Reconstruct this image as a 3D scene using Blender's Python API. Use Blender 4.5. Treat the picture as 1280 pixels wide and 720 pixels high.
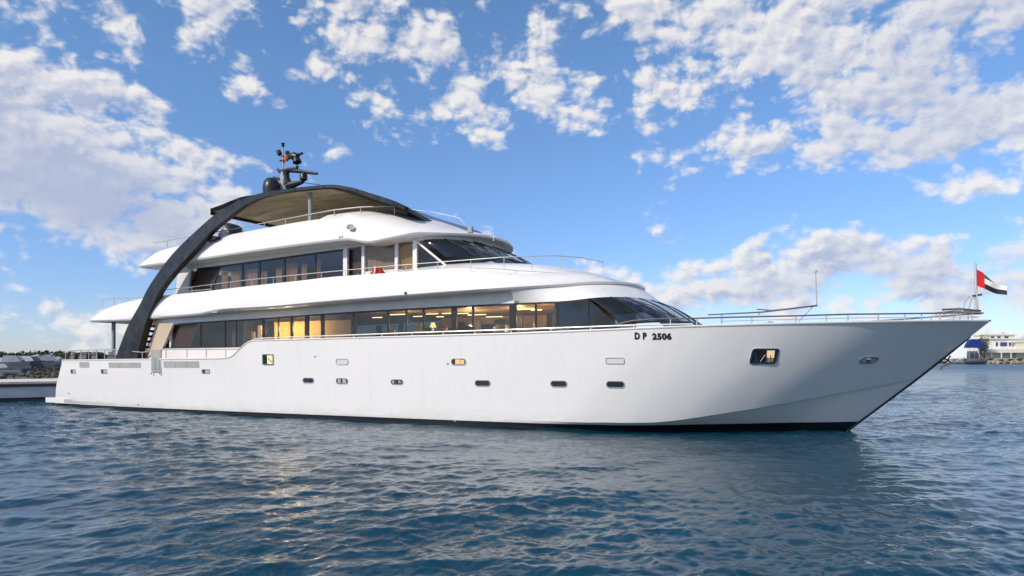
import bpy, bmesh, math, random
import numpy as np
from mathutils import Vector, Matrix

random.seed(7)
rng = np.random.default_rng(11)
C = bpy.context.scene.collection
for o in list(bpy.data.objects): bpy.data.objects.remove(o)

# ------------------------------------------------------------------ camera
FPX, CAMH, HZ = 850.0, 2.6, 450.0            # focal in px of a 1280 wide picture, camera height, horizon row
cam_d = bpy.data.cameras.new('camera'); cam = bpy.data.objects.new('camera', cam_d); C.objects.link(cam)
cam.location = (0, 0, CAMH); cam.rotation_euler = (math.radians(90), 0, 0)
cam_d.sensor_width = 36; cam_d.lens = 36 * FPX / 1280
cam_d.shift_y = (HZ - 360) / 1280.0
cam_d.clip_start = 0.1; cam_d.clip_end = 20000
bpy.context.scene.camera = cam

# ------------------------------------------------------------------ light
SUN_AZ = math.atan2(-0.80, -0.60)          # direction TO the sun, measured from +Y towards +X
SUN_EL = math.radians(36)
sd = bpy.data.lights.new('sun', 'SUN'); so = bpy.data.objects.new('sun', sd); C.objects.link(so)
sd.energy = 2.9; sd.angle = math.radians(0.6); sd.color = (1.0, 0.93, 0.83)
to_sun = Vector((math.sin(SUN_AZ) * math.cos(SUN_EL), math.cos(SUN_AZ) * math.cos(SUN_EL), math.sin(SUN_EL)))
so.rotation_euler = to_sun.to_track_quat('Z', 'Y').to_euler()
so.location = (-30, -10, 40)
vs = bpy.context.scene.view_settings
vs.view_transform = 'Standard'; vs.look = 'None'; vs.gamma = 1; vs.exposure = 0.32; vs.use_curve_mapping = False

# ------------------------------------------------------------------ sky: Nishita plus procedural clouds by direction
class NT:
    def __init__(s, tree): s.t = tree; s.n = tree.nodes; s.l = tree.links; s.n.clear()
    def new(s, typ, **kw):
        nd = s.n.new(typ)
        for k, v in kw.items(): setattr(nd, k, v)
        return nd
    def put(s, sock, v):
        if v is None: return
        if isinstance(v, bpy.types.NodeSocket): s.l.new(v, sock)
        else: sock.default_value = v
    def m(s, op, a, b=None, c=None, clamp=False):
        nd = s.new('ShaderNodeMath', operation=op); nd.use_clamp = clamp
        s.put(nd.inputs[0], a); s.put(nd.inputs[1], b)
        if c is not None: s.put(nd.inputs[2], c)
        return nd.outputs[0]
    def add(s, a, b): return s.m('ADD', a, b)
    def sub(s, a, b): return s.m('SUBTRACT', a, b)
    def mul(s, a, b): return s.m('MULTIPLY', a, b)
    def comb(s, x, y, z=0.0):
        nd = s.new('ShaderNodeCombineXYZ'); s.put(nd.inputs[0], x); s.put(nd.inputs[1], y); s.put(nd.inputs[2], z); return nd.outputs[0]
    def noise(s, vec, scale, detail=4, rough=.5, dist=0.0, lac=2.0, col=False, dim='3D'):
        nd = s.new('ShaderNodeTexNoise'); nd.noise_dimensions = dim
        if vec is not None: s.l.new(vec, nd.inputs['Vector'])
        nd.inputs['Scale'].default_value = scale; nd.inputs['Detail'].default_value = detail
        nd.inputs['Roughness'].default_value = rough; nd.inputs['Distortion'].default_value = dist
        nd.inputs['Lacunarity'].default_value = lac
        return nd.outputs['Color' if col else 'Fac']
    def remap(s, v, a, b, c=0.0, d=1.0, smooth=False):
        nd = s.new('ShaderNodeMapRange'); nd.clamp = True
        if smooth: nd.interpolation_type = 'SMOOTHSTEP'
        s.put(nd.inputs[0], v); nd.inputs[1].default_value = a; nd.inputs[2].default_value = b
        nd.inputs[3].default_value = c; nd.inputs[4].default_value = d
        return nd.outputs[0]
    def mix(s, fac, a, b):
        nd = s.new('ShaderNodeMix', data_type='RGBA'); s.put(nd.inputs[0], fac)
        s.put(nd.inputs[6], a if isinstance(a, bpy.types.NodeSocket) else (*a, 1) if len(a) == 3 else a)
        s.put(nd.inputs[7], b if isinstance(b, bpy.types.NodeSocket) else (*b, 1) if len(b) == 3 else b)
        return nd.outputs[2]
    def vadd(s, a, b):
        nd = s.new('ShaderNodeVectorMath', operation='ADD'); s.put(nd.inputs[0], a); s.put(nd.inputs[1], b); return nd.outputs[0]
    def vmul(s, a, b):
        nd = s.new('ShaderNodeVectorMath', operation='MULTIPLY'); s.put(nd.inputs[0], a); s.put(nd.inputs[1], b); return nd.outputs[0]

w = bpy.data.worlds.new('World'); bpy.context.scene.world = w; w.use_nodes = True
W = NT(w.node_tree)
sky = W.new('ShaderNodeTexSky', sky_type='NISHITA'); sky.sun_disc = False
sky.sun_elevation = SUN_EL; sky.sun_rotation = SUN_AZ % (2 * math.pi)
sky.altitude = 0; sky.air_density = 1.0; sky.dust_density = 0.15; sky.ozone_density = 4.0
tc = W.new('ShaderNodeTexCoord'); sx = W.new('ShaderNodeSeparateXYZ'); W.l.new(tc.outputs['Generated'], sx.inputs[0])
X_, Y_, Z_ = sx.outputs
az = W.m('ARCTAN2', X_, Y_); el = W.m('ARCSINE', Z_)
def sky_dir(px, py):
    u, v = (px - 640) / FPX, (HZ - py) / FPX
    return math.atan(u), math.atan(v / math.hypot(1, u))
TH = .735
BASES = [(60, 225, 210, 55, 8, .72), (170, 270, 120, 28, 8, .45), (1200, 60, 150, 60, 0, .40), (1130, 175, 150, 40, -10, .32), (1090, 345, 230, 18, -3, .48), (1230, 372, 120, 14, 0, .35), (860, 60, 120, 30, 0, .15), (500, 60, 130, 30, 20, .12)]
# cloud banks: centre and radii in the sky, tilt, strength
BANKS = [(110, 210, 190, 80, 12, .54), (20, 170, 120, 60, 20, .26), (255, 262, 80, 26, 8, .20), (100, 307, 70, 9, 5, .16),
         (470, 35, 115, 40, 0, .20), (575, 92, 90, 55, 20, .20), (670, 75, 45, 28, 0, .12), (300, 80, 120, 26, 32, .13), (60, 22, 90, 18, 10, .15),
         (830, 85, 80, 55, 0, .19), (905, 25, 120, 40, 0, .20), (1010, 45, 85, 60, 0, .20), (1160, 40, 160, 70, 0, .27), (1100, 140, 110, 50, -10, .22),
         (1215, 190, 110, 45, -8, .26), (955, 195, 55, 22, 0, .19), (1030, 180, 60, 25, 0, .12), (745, 105, 25, 30, 0, .15), (835, 120, 40, 18, 0, .15),
         (1080, 320, 240, 24, -4, .30), (940, 330, 120, 22, 0, .20), (1210, 350, 130, 34, 0, .24), (1060, 375, 200, 14, 0, .20),
         (600, 275, 60, 14, 0, .17), (680, 315, 60, 14, 0, .17), (30, 400, 90, 14, 0, .18), (120, 392, 60, 12, 0, .14), (640, 180, 50, 12, 0, .12), (455, 155, 60, 14, 10, .10)]
HOLES = [(470, 60, 60, 20, 30, .10), (640, 40, 30, 60, 0, .12), (985, 70, 22, 70, 20, .14), (870, 60, 30, 20, 0, .10), (1060, 100, 60, 14, -20, .10), (600, 238, 110, 60, 0, .25), (470, 330, 160, 50, 0, .3), (640, 240, 260, 55, 0, .24), (330, 150, 80, 40, 0, .16), (250, 340, 160, 30, 0, .2), (900, 255, 160, 28, 0, .22), (720, 20, 30, 40, 0, .14), (1150, 262, 150, 16, 0, .2),
         (110, 72, 150, 22, 8, .22), (265, 135, 110, 34, 28, .26), (60, 350, 130, 26, 0, .22), (880, 150, 60, 16, 0, .08)]
def blob(b):
    px, py, rx, ry, tilt, a = b
    a0, e0 = sky_dir(px, py); cr, sr = math.cos(math.radians(tilt)), math.sin(math.radians(tilt))
    k = math.cos(a0) ** 2
    dx, dy = W.sub(az, a0), W.sub(el, e0)
    p = W.m('MULTIPLY_ADD', dx, cr, W.mul(dy, -sr)); q = W.m('MULTIPLY_ADD', dx, sr, W.mul(dy, cr))
    p = W.mul(p, FPX / rx / max(k, .6)); q = W.mul(q, FPX / ry)
    r2 = W.m('MULTIPLY_ADD', p, p, W.mul(q, q))
    return W.mul(W.m('EXPONENT', W.mul(r2, -0.9)), a)
M = None
for b in BANKS: M = blob(b) if M is None else W.add(M, blob(b))
for b in HOLES: M = W.sub(M, blob(b))
M = W.add(M, W.remap(W.m('ABSOLUTE', az), .95, 1.6, 0, .09))  # extra cloud added out of view, for more neutral reflections and fill
q0 = W.comb(az, W.mul(el, 1.45), 0.0)
warp = W.vmul(W.vadd(W.noise(q0, 12.0, 3, .5, col=True, dim='2D'), (-.5, -.5, -.5)), (.026, .022, .0))
q = W.vadd(q0, warp)
def voro(vec, sc, det):
    nd = W.new('ShaderNodeTexVoronoi', voronoi_dimensions='2D', feature='F1')
    nd.inputs['Scale'].default_value = sc; nd.inputs['Detail'].default_value = det; nd.inputs['Roughness'].default_value = .55; nd.normalize = True
    W.l.new(vec, nd.inputs['Vector']); return nd.outputs['Distance']
def clouds(vec):
    n1 = W.noise(vec, 11.0, 8, .55, dim='2D')
    v1 = voro(vec, 29.0, 2.2)
    return W.m('MULTIPLY_ADD', v1, -.72, W.mul(n1, 1.75))
N0 = clouds(q); N1 = clouds(W.vadd(q, (-.006, .012, 0)))
D = W.sub(W.add(N0, M), TH)
alpha = W.m('POWER', W.remap(D, -.10, .26, smooth=True), 1.0)
alpha = W.mul(alpha, W.remap(el, 0.005, .05, .55, .92))
lit = W.m('MULTIPLY_ADD', W.sub(N0, N1), 2.6, .76)
low = W.m('MULTIPLY_ADD', W.remap(D, .10, .60), -.60, .06)
lit = W.m('ADD', lit, low, clamp=True)
BS = None
for b in BASES: BS = blob(b) if BS is None else W.add(BS, blob(b))
lit = W.m('MULTIPLY', lit, W.m('SUBTRACT', 1.0, BS, clamp=True), clamp=True)
ccol = W.mix(lit, (.50, .56, .74), (1.0, .97, .94))
# slight extra clearness at the zenith of the picture, paler towards the horizon
tint = W.mix(W.remap(el, 0.0, .40), (.66, .71, .98), (.86, 1.00, 1.10))
mulc = W.new('ShaderNodeMix', data_type='RGBA', blend_type='MULTIPLY'); mulc.inputs[0].default_value = 1.0
W.l.new(sky.outputs[0], mulc.inputs[6]); W.l.new(tint, mulc.inputs[7]); skyc = mulc.outputs[2]
SKY_K, CLOUD_K = 0.122, 0.74
bg1 = W.new('ShaderNodeBackground'); bg1.inputs[1].default_value = SKY_K; W.l.new(skyc, bg1.inputs[0])
bg2 = W.new('ShaderNodeBackground'); bg2.inputs[1].default_value = CLOUD_K; W.l.new(ccol, bg2.inputs[0])
mx = W.new('ShaderNodeMixShader'); W.l.new(alpha, mx.inputs[0]); W.l.new(bg1.outputs[0], mx.inputs[1]); W.l.new(bg2.outputs[0], mx.inputs[2])
wo = W.new('ShaderNodeOutputWorld'); W.l.new(mx.outputs[0], wo.inputs[0])

# ------------------------------------------------------------------ materials
MATS = {}
def mat(name, col=(.8, .8, .8), rough=.5, metal=0.0, var=.0, vscale=2.0, bump=0.0, bscale=8.0, coat=0.0, emit=None, estr=0.0, stretch=(1, 1, 1), col2=None, spec=.5):
    if name in MATS: return MATS[name]
    mt = bpy.data.materials.new(name); mt.use_nodes = True; T = NT(mt.node_tree)
    bs = T.new('ShaderNodeBsdfPrincipled'); out = T.new('ShaderNodeOutputMaterial'); T.l.new(bs.outputs[0], out.inputs[0])
    tcn = T.new('ShaderNodeTexCoord'); v = T.vmul(tcn.outputs['Object'], stretch)
    if var > 0 or col2:
        n = T.noise(v, vscale, 6, .6); c2 = col2 or tuple(max(0, c * (1 - var)) for c in col)
        c = T.mix(T.remap(n, .38, .66), col, c2); T.l.new(c, bs.inputs['Base Color'])
        T.l.new(T.remap(T.noise(v, vscale * 3.1, 4, .6), .3, .7, rough * .8, min(1, rough * 1.35 + .02)), bs.inputs['Roughness'])
    else:
        bs.inputs['Base Color'].default_value = (*col, 1); bs.inputs['Roughness'].default_value = rough
    bs.inputs['Metallic'].default_value = metal; bs.inputs['Coat Weight'].default_value = coat; bs.inputs['Coat Roughness'].default_value = .08
    bs.inputs['Specular IOR Level'].default_value = spec
    if bump > 0:
        bp = T.new('ShaderNodeBump'); bp.inputs['Strength'].default_value = bump; bp.inputs['Distance'].default_value = .05
        T.l.new(T.noise(v, bscale, 5, .55), bp.inputs['Height']); T.l.new(bp.outputs[0], bs.inputs['Normal'])
    if emit: bs.inputs['Emission Color'].default_value = (*emit, 1); bs.inputs['Emission Strength'].default_value = estr
    MATS[name] = mt; return mt

def hull_mat():
    mt = bpy.data.materials.new('white_hull_paint'); mt.use_nodes = True; T = NT(mt.node_tree)
    bs = T.new('ShaderNodeBsdfPrincipled'); out = T.new('ShaderNodeOutputMaterial'); T.l.new(bs.outputs[0], out.inputs[0])
    v = T.new('ShaderNodeTexCoord').outputs['Object']
    big = T.noise(v, .35, 4, .6)
    c = T.mix(T.remap(big, .35, .7), (.83, .785, .745), (.80, .765, .73))
    streak = T.noise(T.vmul(v, (3.2, 3.2, .22)), 1.4, 6, .65)
    c = T.mix(T.remap(streak, .56, .80, 0, .30), c, (.60, .585, .55))
    sc = T.new('ShaderNodeSeparateXYZ'); T.l.new(v, sc.inputs[0])
    wl = T.mul(T.remap(sc.outputs[2], .75, .18), T.remap(T.noise(T.vmul(v, (1.2, 1.2, 3)), 1.5, 6, .7), .35, .7))
    c = T.mix(T.mul(wl, .5), c, (.50, .49, .38))
    T.l.new(c, bs.inputs['Base Color']); bs.inputs['Roughness'].default_value = .26
    bs.inputs['Coat Weight'].default_value = .5; bs.inputs['Coat Roughness'].default_value = .06
    bp = T.new('ShaderNodeBump'); bp.inputs['Strength'].default_value = .16; bp.inputs['Distance'].default_value = .08
    h = T.add(T.mul(T.noise(T.vmul(v, (.9, .9, .6)), 1.0, 3, .5), 1.0), T.mul(T.noise(v, 3.0, 2, .5), .12))
    T.l.new(h, bp.inputs['Height']); T.l.new(bp.outputs[0], bs.inputs['Normal'])
    return mt
M_HULL = hull_mat()
M_WHITE = mat('white_gelcoat', (.83, .79, .75), .3, var=.035, vscale=.5, coat=.35, bump=.03, bscale=.7)
M_SOFFIT = mat('soffit_shaded_white', (.80, .775, .71), .45, var=.12, vscale=1.2)  # duller copy of the white, overhang shade put into the colour
M_BLACKP = mat('antifouling', (.012, .013, .016), .35, var=.3)
M_CREAM = mat('cream_and_warm_light', (.64, .50, .35), .45, var=.12, vscale=1.5)  # cream fittings; on the aft wing it carries warm light as colour
M_STEEL = mat('stainless', (.72, .71, .69), .22, 1.0)
M_RAILW = mat('rail_steel', (.60, .57, .52), .35, .5)
M_DARKRAIL = mat('rail_teak', (.12, .10, .09), .45)
M_ARCH = mat('black_arch_paint', (.006, .007, .009), .28, var=0, col2=(.030, .031, .034), vscale=3.0, coat=.15, bump=.08, spec=.35, bscale=5, stretch=(1, 1, .7))
M_ARCHIN = mat('arch_inner', (.045, .028, .020), .5, var=.4, vscale=2.5)
M_HARD = mat('hardtop_lining', (.66, .55, .34), .75, col2=(.34, .27, .15), vscale=.8, bump=.3, bscale=2, stretch=(.6, 1.6, 1))
M_BLACK = mat('black_fitting', (.014, .015, .018), .35, var=.3)
M_GREY = mat('grey_fitting', (.34, .35, .36), .5, var=.2)
M_TAUPE = mat('scupper_grey', (.42, .40, .37), .6, var=.15)
M_WOOD = mat('dark_wood', (.045, .018, .010), .35, col2=(.03, .013, .008), vscale=3, stretch=(6, 6, .6), coat=.3)
M_WOODW = mat('warm_wood', (.58, .38, .16), .45, col2=(.42, .25, .09), vscale=3, stretch=(5, 5, .5))
M_GOLD = mat('golden_panel', (.78, .52, .17), .6, var=.15, vscale=2, stretch=(3, 3, .4))
M_CURT = mat('curtain_cloth', (.85, .62, .40), .85, col2=(.60, .42, .27), vscale=4, stretch=(5, 5, .3))
M_BLIND = mat('blind_cloth', (.60, .54, .44), .8, var=.2, vscale=1.5, stretch=(1, 1, 3), bump=.3, bscale=3)
M_CARPET = mat('cabin_floor', (.16, .10, .06), .8, var=.2)
M_RED = mat('red_cloth', (.62, .03, .03), .7, var=.3, vscale=8)
M_LAMP = mat('lamp_strip', (1, .8, .5), .5, emit=(1, .72, .36), estr=5.0)
M_RUBBER = mat('rubber_trim', (.03, .03, .032), .6)
M_TEAK = mat('teak_deck', (.42, .30, .19), .7, col2=(.30, .21, .13), vscale=2, stretch=(.5, 14, 1))

def glass(name, tint, refl=1.0, rough=.02):
    mt = bpy.data.materials.new(name); mt.use_nodes = True; T = NT(mt.node_tree)
    out = T.new('ShaderNodeOutputMaterial'); tr = T.new('ShaderNodeBsdfTransparent'); tr.inputs[0].default_value = (*tint, 1)
    gl = T.new('ShaderNodeBsdfGlossy'); gl.inputs['Roughness'].default_value = rough; gl.inputs['Color'].default_value = (.9, .95, 1, 1)
    fr = T.new('ShaderNodeFresnel'); ge = T.new('ShaderNodeNewGeometry'); T.l.new(T.remap(ge.outputs['Backfacing'], 0, 1, 1.5, 1 / 1.5), fr.inputs[0])
    v = T.new('ShaderNodeTexCoord').outputs['Object']
    bp = T.new('ShaderNodeBump'); bp.inputs['Strength'].default_value = .10; bp.inputs['Distance'].default_value = .05
    T.l.new(T.noise(v, .9, 2, .5), bp.inputs['Height'])
    T.l.new(bp.outputs[0], gl.inputs['Normal']); T.l.new(bp.outputs[0], fr.inputs['Normal'])
    f = T.m('MULTIPLY', fr.outputs[0], refl, clamp=True)
    mxn = T.new('ShaderNodeMixShader'); T.l.new(f, mxn.inputs[0]); T.l.new(tr.outputs[0], mxn.inputs[1]); T.l.new(gl.outputs[0], mxn.inputs[2])
    T.l.new(mxn.outputs[0], out.inputs[0]); return mt
G_SALON = glass('tinted_glass', (.52, .54, .54), 1.1)
G_UP = glass('grey_glass', (.78, .76, .72), .85)
G_WS = glass('windscreen_glass', (.10, .11, .13), 1.6)
G_PORT = glass('porthole_glass', (.15, .15, .15), 1.3)

# ------------------------------------------------------------------ mesh helpers
def link(o, parent=None):
    C.objects.link(o)
    if parent is not None: o.parent = parent
    return o
def root(name, loc, label, cat, group=None, rz=0.0, kind=None):
    o = bpy.data.objects.new(name, None); o.location = loc; o.rotation_euler = (0, 0, rz); o.empty_display_size = .2
    tag(o, label, cat, group, kind); return link(o)
def tag(o, label=None, cat=None, group=None, kind=None):
    if label: o['label'] = label
    if cat: o['category'] = cat
    if group: o['group'] = group
    if kind: o['kind'] = kind
    return o
class MB:
    def __init__(s): s.v = []; s.f = []; s.mi = []; s.sm = []
    def add(s, vs_, fs, mi=0, smooth=True):
        b = len(s.v); s.v += [tuple(p) for p in vs_]
        for f in fs: s.f.append(tuple(b + i for i in f)); s.mi.append(mi); s.sm.append(smooth)
        return s
    def grid(s, rows, closed_u=False, closed_v=False, mi=0, smooth=True):
        R, K = len(rows), len(rows[0]); vs_ = [p for r in rows for p in r]; fs = []
        for i in range(R if closed_v else R - 1):
            for j in range(K if closed_u else K - 1):
                a, b = i, (i + 1) % R; c, d = j, (j + 1) % K
                fs.append((a * K + c, a * K + d, b * K + d, b * K + c))
        return s.add(vs_, fs, mi, smooth)
    def box(s, x0, x1, y0, y1, z0, z1, mi=0):
        vs_ = [(x, y, z) for z in (z0, z1) for y in (y0, y1) for x in (x0, x1)]
        return s.add(vs_, [(0, 2, 3, 1), (4, 5, 7, 6), (0, 1, 5, 4), (2, 6, 7, 3), (0, 4, 6, 2), (1, 3, 7, 5)], mi, False)
    def hexa(s, p, mi=0):        # eight corners: bottom 4 (ccw) then top 4
        return s.add(p, [(0, 3, 2, 1), (4, 5, 6, 7), (0, 1, 5, 4), (1, 2, 6, 5), (2, 3, 7, 6), (3, 0, 4, 7)], mi, False)
    def prism(s, poly, y0, y1, mi=0, smooth=False):       # polygon in (x,z) extruded along y
        n = len(poly); vs_ = [(p[0], y0, p[1]) for p in poly] + [(p[0], y1, p[1]) for p in poly]
        fs = [tuple(range(n)), tuple(range(2 * n - 1, n - 1, -1))] + [(i, (i + 1) % n, n + (i + 1) % n, n + i) for i in range(n)]
        return s.add(vs_, fs, mi, smooth)
    def tube(s, pts, r, n=8, cap=True, mi=0):
        pts = [Vector(p) for p in pts]; rs = r if isinstance(r, (list, tuple)) else [r] * len(pts)
        rows = []; up = Vector((0, 0, 1)); prev = None
        for i, p in enumerate(pts):
            d = (pts[min(i + 1, len(pts) - 1)] - pts[max(i - 1, 0)]).normalized()
            a = prev if prev is not None else (up if abs(d.z) < .9 else Vector((1, 0, 0)))
            x = (a - d * a.dot(d)).normalized(); prev = x; y = d.cross(x)
            rows.append([p + (x * math.cos(2 * math.pi * k / n) + y * math.sin(2 * math.pi * k / n)) * rs[i] for k in range(n)])
        s.grid(rows, closed_u=True, mi=mi)
        if cap:
            s.add(rows[0], [tuple(range(n - 1, -1, -1))], mi, False); s.add(rows[-1], [tuple(range(n))], mi, False)
        return s
    def lathe(s, prof, c=(0, 0, 0), n=20, mi=0):
        rows = [[(c[0] + r * math.cos(2 * math.pi * k / n), c[1] + r * math.sin(2 * math.pi * k / n), c[2] + z) for k in range(n)] for r, z in prof]
        return s.grid(rows, closed_u=True, mi=mi)
    def build(s, name, mats, parent=None, recalc=True, angle=35, weld=True):
        me = bpy.data.meshes.new(name); me.from_pydata(s.v, [], s.f)
        mats = mats if isinstance(mats, (list, tuple)) else [mats]
        for m_ in mats: me.materials.append(m_)
        me.polygons.foreach_set('material_index', s.mi); me.polygons.foreach_set('use_smooth', s.sm)
        if recalc or weld:
            bm = bmesh.new(); bm.from_mesh(me)
            if weld: bmesh.ops.remove_doubles(bm, verts=bm.verts, dist=.0005)
            if recalc: bmesh.ops.recalc_face_normals(bm, faces=bm.faces)
            bm.to_mesh(me); bm.free()
        if hasattr(me, 'set_sharp_from_angle'): me.set_sharp_from_angle(angle=math.radians(angle))
        me.update()
        return link(bpy.data.objects.new(name, me), parent)

def curve(pts):                      # smooth monotone interpolator through (x,y) points
    xs = np.array([p[0] for p in pts], float); ys = np.array([p[1] for p in pts], float)
    o_ = np.argsort(xs); xs, ys = xs[o_], ys[o_]
    h = np.diff(xs); dl = np.diff(ys) / h; m = np.zeros(len(xs)); m[0], m[-1] = dl[0], dl[-1]
    for i in range(1, len(xs) - 1):
        m[i] = 0 if dl[i - 1] * dl[i] <= 0 else 2 * dl[i - 1] * dl[i] / (dl[i - 1] + dl[i])
    def f(x):
        if x <= xs[0]: return float(ys[0])
        if x >= xs[-1]: return float(ys[-1])
        i = int(np.searchsorted(xs, x) - 1); t = (x - xs[i]) / h[i]
        return float((2*t**3 - 3*t**2 + 1) * ys[i] + (t**3 - 2*t**2 + t) * h[i] * m[i] + (-2*t**3 + 3*t**2) * ys[i+1] + (t**3 - t**2) * h[i] * m[i+1])
    return f
def lin(pts):
    xs = [p[0] for p in pts]; ys = [p[1] for p in pts]
    return lambda x: float(np.interp(x, xs, ys))

# ------------------------------------------------------------------ the yacht's own frame: s forward, t to starboard, z up
HEAD = math.radians(25.4); U = (math.cos(HEAD), -math.sin(HEAD)); Nn = (-math.sin(HEAD), -math.cos(HEAD))
YO = (12.38 - 41 * U[0], 25.1 - 41 * U[1])
def survey(px, py, t):               # where a sight line of the photo meets the lengthwise plane at distance t from the keel line
    a = (px - 640) / FPX; ox = YO[0] + t * Nn[0]; oy = YO[1] + t * Nn[1]
    s = (a * oy - ox) / (U[0] - a * U[1]); Y = oy + s * U[1]
    return s, CAMH + (HZ - py) * Y / FPX
def onto(px, py, tf):
    t = 4.0
    for _ in range(12):
        s, z = survey(px, py, t); t = tf(s, z) if callable(tf) else tf
    return s, t, z
def zfun(tf, pix, extra=()):
    pts = []
    for px, py in pix:
        s, t, z = onto(px, py, tf); pts.append((s, z))
    return curve(sorted(pts + list(extra)))
def S(px, t, py=400): return survey(px, py, t)[0]

yacht = root('motor_yacht', (YO[0], YO[1], 0), 'long white three-deck motor yacht with a black curved arch, moored across the water', 'yacht', rz=-HEAD)

# ---- hull
zsheer = lin([(0, 2.58), (14.3, 2.68), (14.85, 2.73), (15.1, 2.82), (15.3, 2.97), (15.65, 3.22), (16.0, 3.42), (16.25, 3.48), (16.6, 3.50), (24.4, 3.56), (29.5, 3.60), (33.3, 3.68), (36.4, 3.76), (41, 3.85), (45.4, 3.95)])
stem = lin([(-1.2, 39.6), (0, 41.0), (1.92, 43.2), (3.95, 45.4)])
zchine = curve([(20, .30), (31, .30), (34.4, .36), (37.5, .80), (40.6, 1.40), (43.2, 1.92)])
B_wl = curve([(0, 0), (.5, .30), (1, .58), (2, 1.0), (4, 2.10), (6, 3.10), (8, 3.90), (11, 4.52), (15, 4.68), (21, 4.7), (27, 4.66), (33, 4.45), (41, 4.0)])
B_ch = curve([(0, 0), (.5, .38), (1, .74), (2.2, 1.55), (4.2, 2.88), (6.2, 3.80), (8.2, 4.30), (10.2, 4.55), (13.2, 4.66), (18, 4.74), (27, 4.70), (33, 4.5), (43, 4.02)])
B_sh = curve([(0, 0), (.4, .42), (1.4, 1.28), (2.9, 2.32), (4.4, 3.12), (6.4, 3.90), (8.4, 4.40), (10.4, 4.66), (12.4, 4.76), (15, 4.84), (20, 4.86), (27, 4.82), (33, 4.70), (38, 4.45), (45, 4.1)])
def hull_t(s, z):
    xi = max(0.0, stem(z) - s); zc = min(zchine(s), 1.92); zs = zsheer(s)
    if s > 43.1: zc = 1.92
    wl, ch, sh = B_wl(xi), B_ch(xi), B_sh(xi)
    if z <= .10: return wl * (1 + .10 * min(0, z))
    if z < zc: return wl + (ch - wl) * (z - .10) / (zc - .10)
    wv = min(1.0, (z - zc) / max(.2, zs - zc)); return ch + (sh - ch) * wv ** 1.12
sstart = curve([(-1, .9), (.4, .45), (1.0, .5), (1.8, .85), (2.6, 1.2), (4, 1.5)])
def hull_build():
    vlist = sorted(set([round(x, 4) for x in np.concatenate([np.linspace(0, .30, 24), np.linspace(.30, .38, 22), np.linspace(.38, .75, 40), np.linspace(.75, .95, 44), np.linspace(.95, 1, 16)])]))
    boot = lin([(0, .12), (20, .20), (34, .24), (36, .28), (41, .34)])
    fr = [('z', -.9), ('z', -.25), ('z', .02), ('z', .08), ('b', 0), ('d', 0), ('c', 0), ('h', .12), ('h', .26), ('h', .42), ('h', .58), ('h', .73), ('h', .87), ('h', 1.0)]
    def row(kind, k):
        out = []
        for v in vlist:
            s = v * 45.4
            for _ in range(5):
                zc = min(max(zchine(s), .34), 1.92); z = k if kind == 'z' else boot(s) if kind == 'b' else zc - .02 if kind == 'd' else zc if kind == 'c' else zc + k * (zsheer(s) - zc)
                a, b = sstart(z), stem(z); s = a + v * (b - a)
            step = .10 * min(1, max(0, (s - 32.5) / 3)) * min(1, max(0, stem(z) - s) / .8) if kind == 'd' else 0
            out.append((s, max(0, hull_t(s, z) - step) if v < 1 else 0.0, z))
        return out
    rows = [row(*f) for f in fr]
    mb = MB()
    for sg in (-1, 1):
        R = [[(s, sg * t, z) for s, t, z in r] for r in rows]
        mb.grid(R[:5], mi=1); mb.grid(R[4:], mi=0)
        keel = [(s, 0, z - .25) for s, t, z in rows[0]]; mb.grid([keel, R[0]], mi=1)
        # transom
        st = [r[0] for r in R]; ce = [(p[0] - .0, 0, p[2]) for p in st]; mb.grid([ce, st], mi=0, smooth=False)
        cap, inn, dk, mid = [], [], [], []
        for s, t, z in rows[-1]:
            th = min(.14, t * .6); cap.append((s - (.10 if s > 45 else 0), sg * (t - th), z)); 
            dz = .85 if s < 34 else .85 - .5 * min(1, (s - 34) / 3)
            si = min(s, stem(z - dz) - .25); inn.append((si, sg * max(0, min(t - th - .02, hull_t(si, z - dz) - .12)), z - dz)); mid.append((si, 0, z - dz))
        mb.grid([R[-1], cap], mi=0, smooth=False); mb.grid([cap, inn], mi=0); mb.grid([inn, mid], mi=2)
    return mb.build('hull', [M_HULL, M_BLACKP, M_TEAK], yacht, angle=13), rows
hull, HR = hull_build()

def hull_pt(px, py, off=0.0):
    s, t, z = onto(px, py, lambda s, z: hull_t(s, z))
    return s, t + off, z
def hull_frame(s, z):
    p = Vector((s, -hull_t(s, z), z)); ps = Vector((s + .15, -hull_t(s + .15, z), z)); pz = Vector((s, -hull_t(s, z + .15), z + .15))
    x = (ps - p).normalized(); y = (pz - p).normalized(); n = x.cross(y).normalized()
    if n.y > 0: n = -n
    y = n.cross(x).normalized()
    if y.z < 0: y = -y
    return p, x, y, n

# gunwale cap along the sheer (thin proud moulding)
for sg in (-1, 1):
    mb = MB(); prof = [(.012, -.04), (.03, 0), (.02, .025), (-.12, .03), (-.13, 0)]
    rws = []
    for s, t, z in HR[-1]:
        rws.append([(s, sg * max(0.0, t + a * min(1, t / .3)), z + b) for a, b in prof])
    mb.grid(rws)
    mb.build('gunwale', M_WHITE, yacht)
# stem bar
mb = MB(); pts = [(stem(z) + .012, 0, z) for z in np.linspace(.0, 3.4, 18)]
mb.tube(pts, [.045] * 14 + [.04, .035, .03, .02], 8); mb.build('stem_bar', M_BLACK, yacht)

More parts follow.
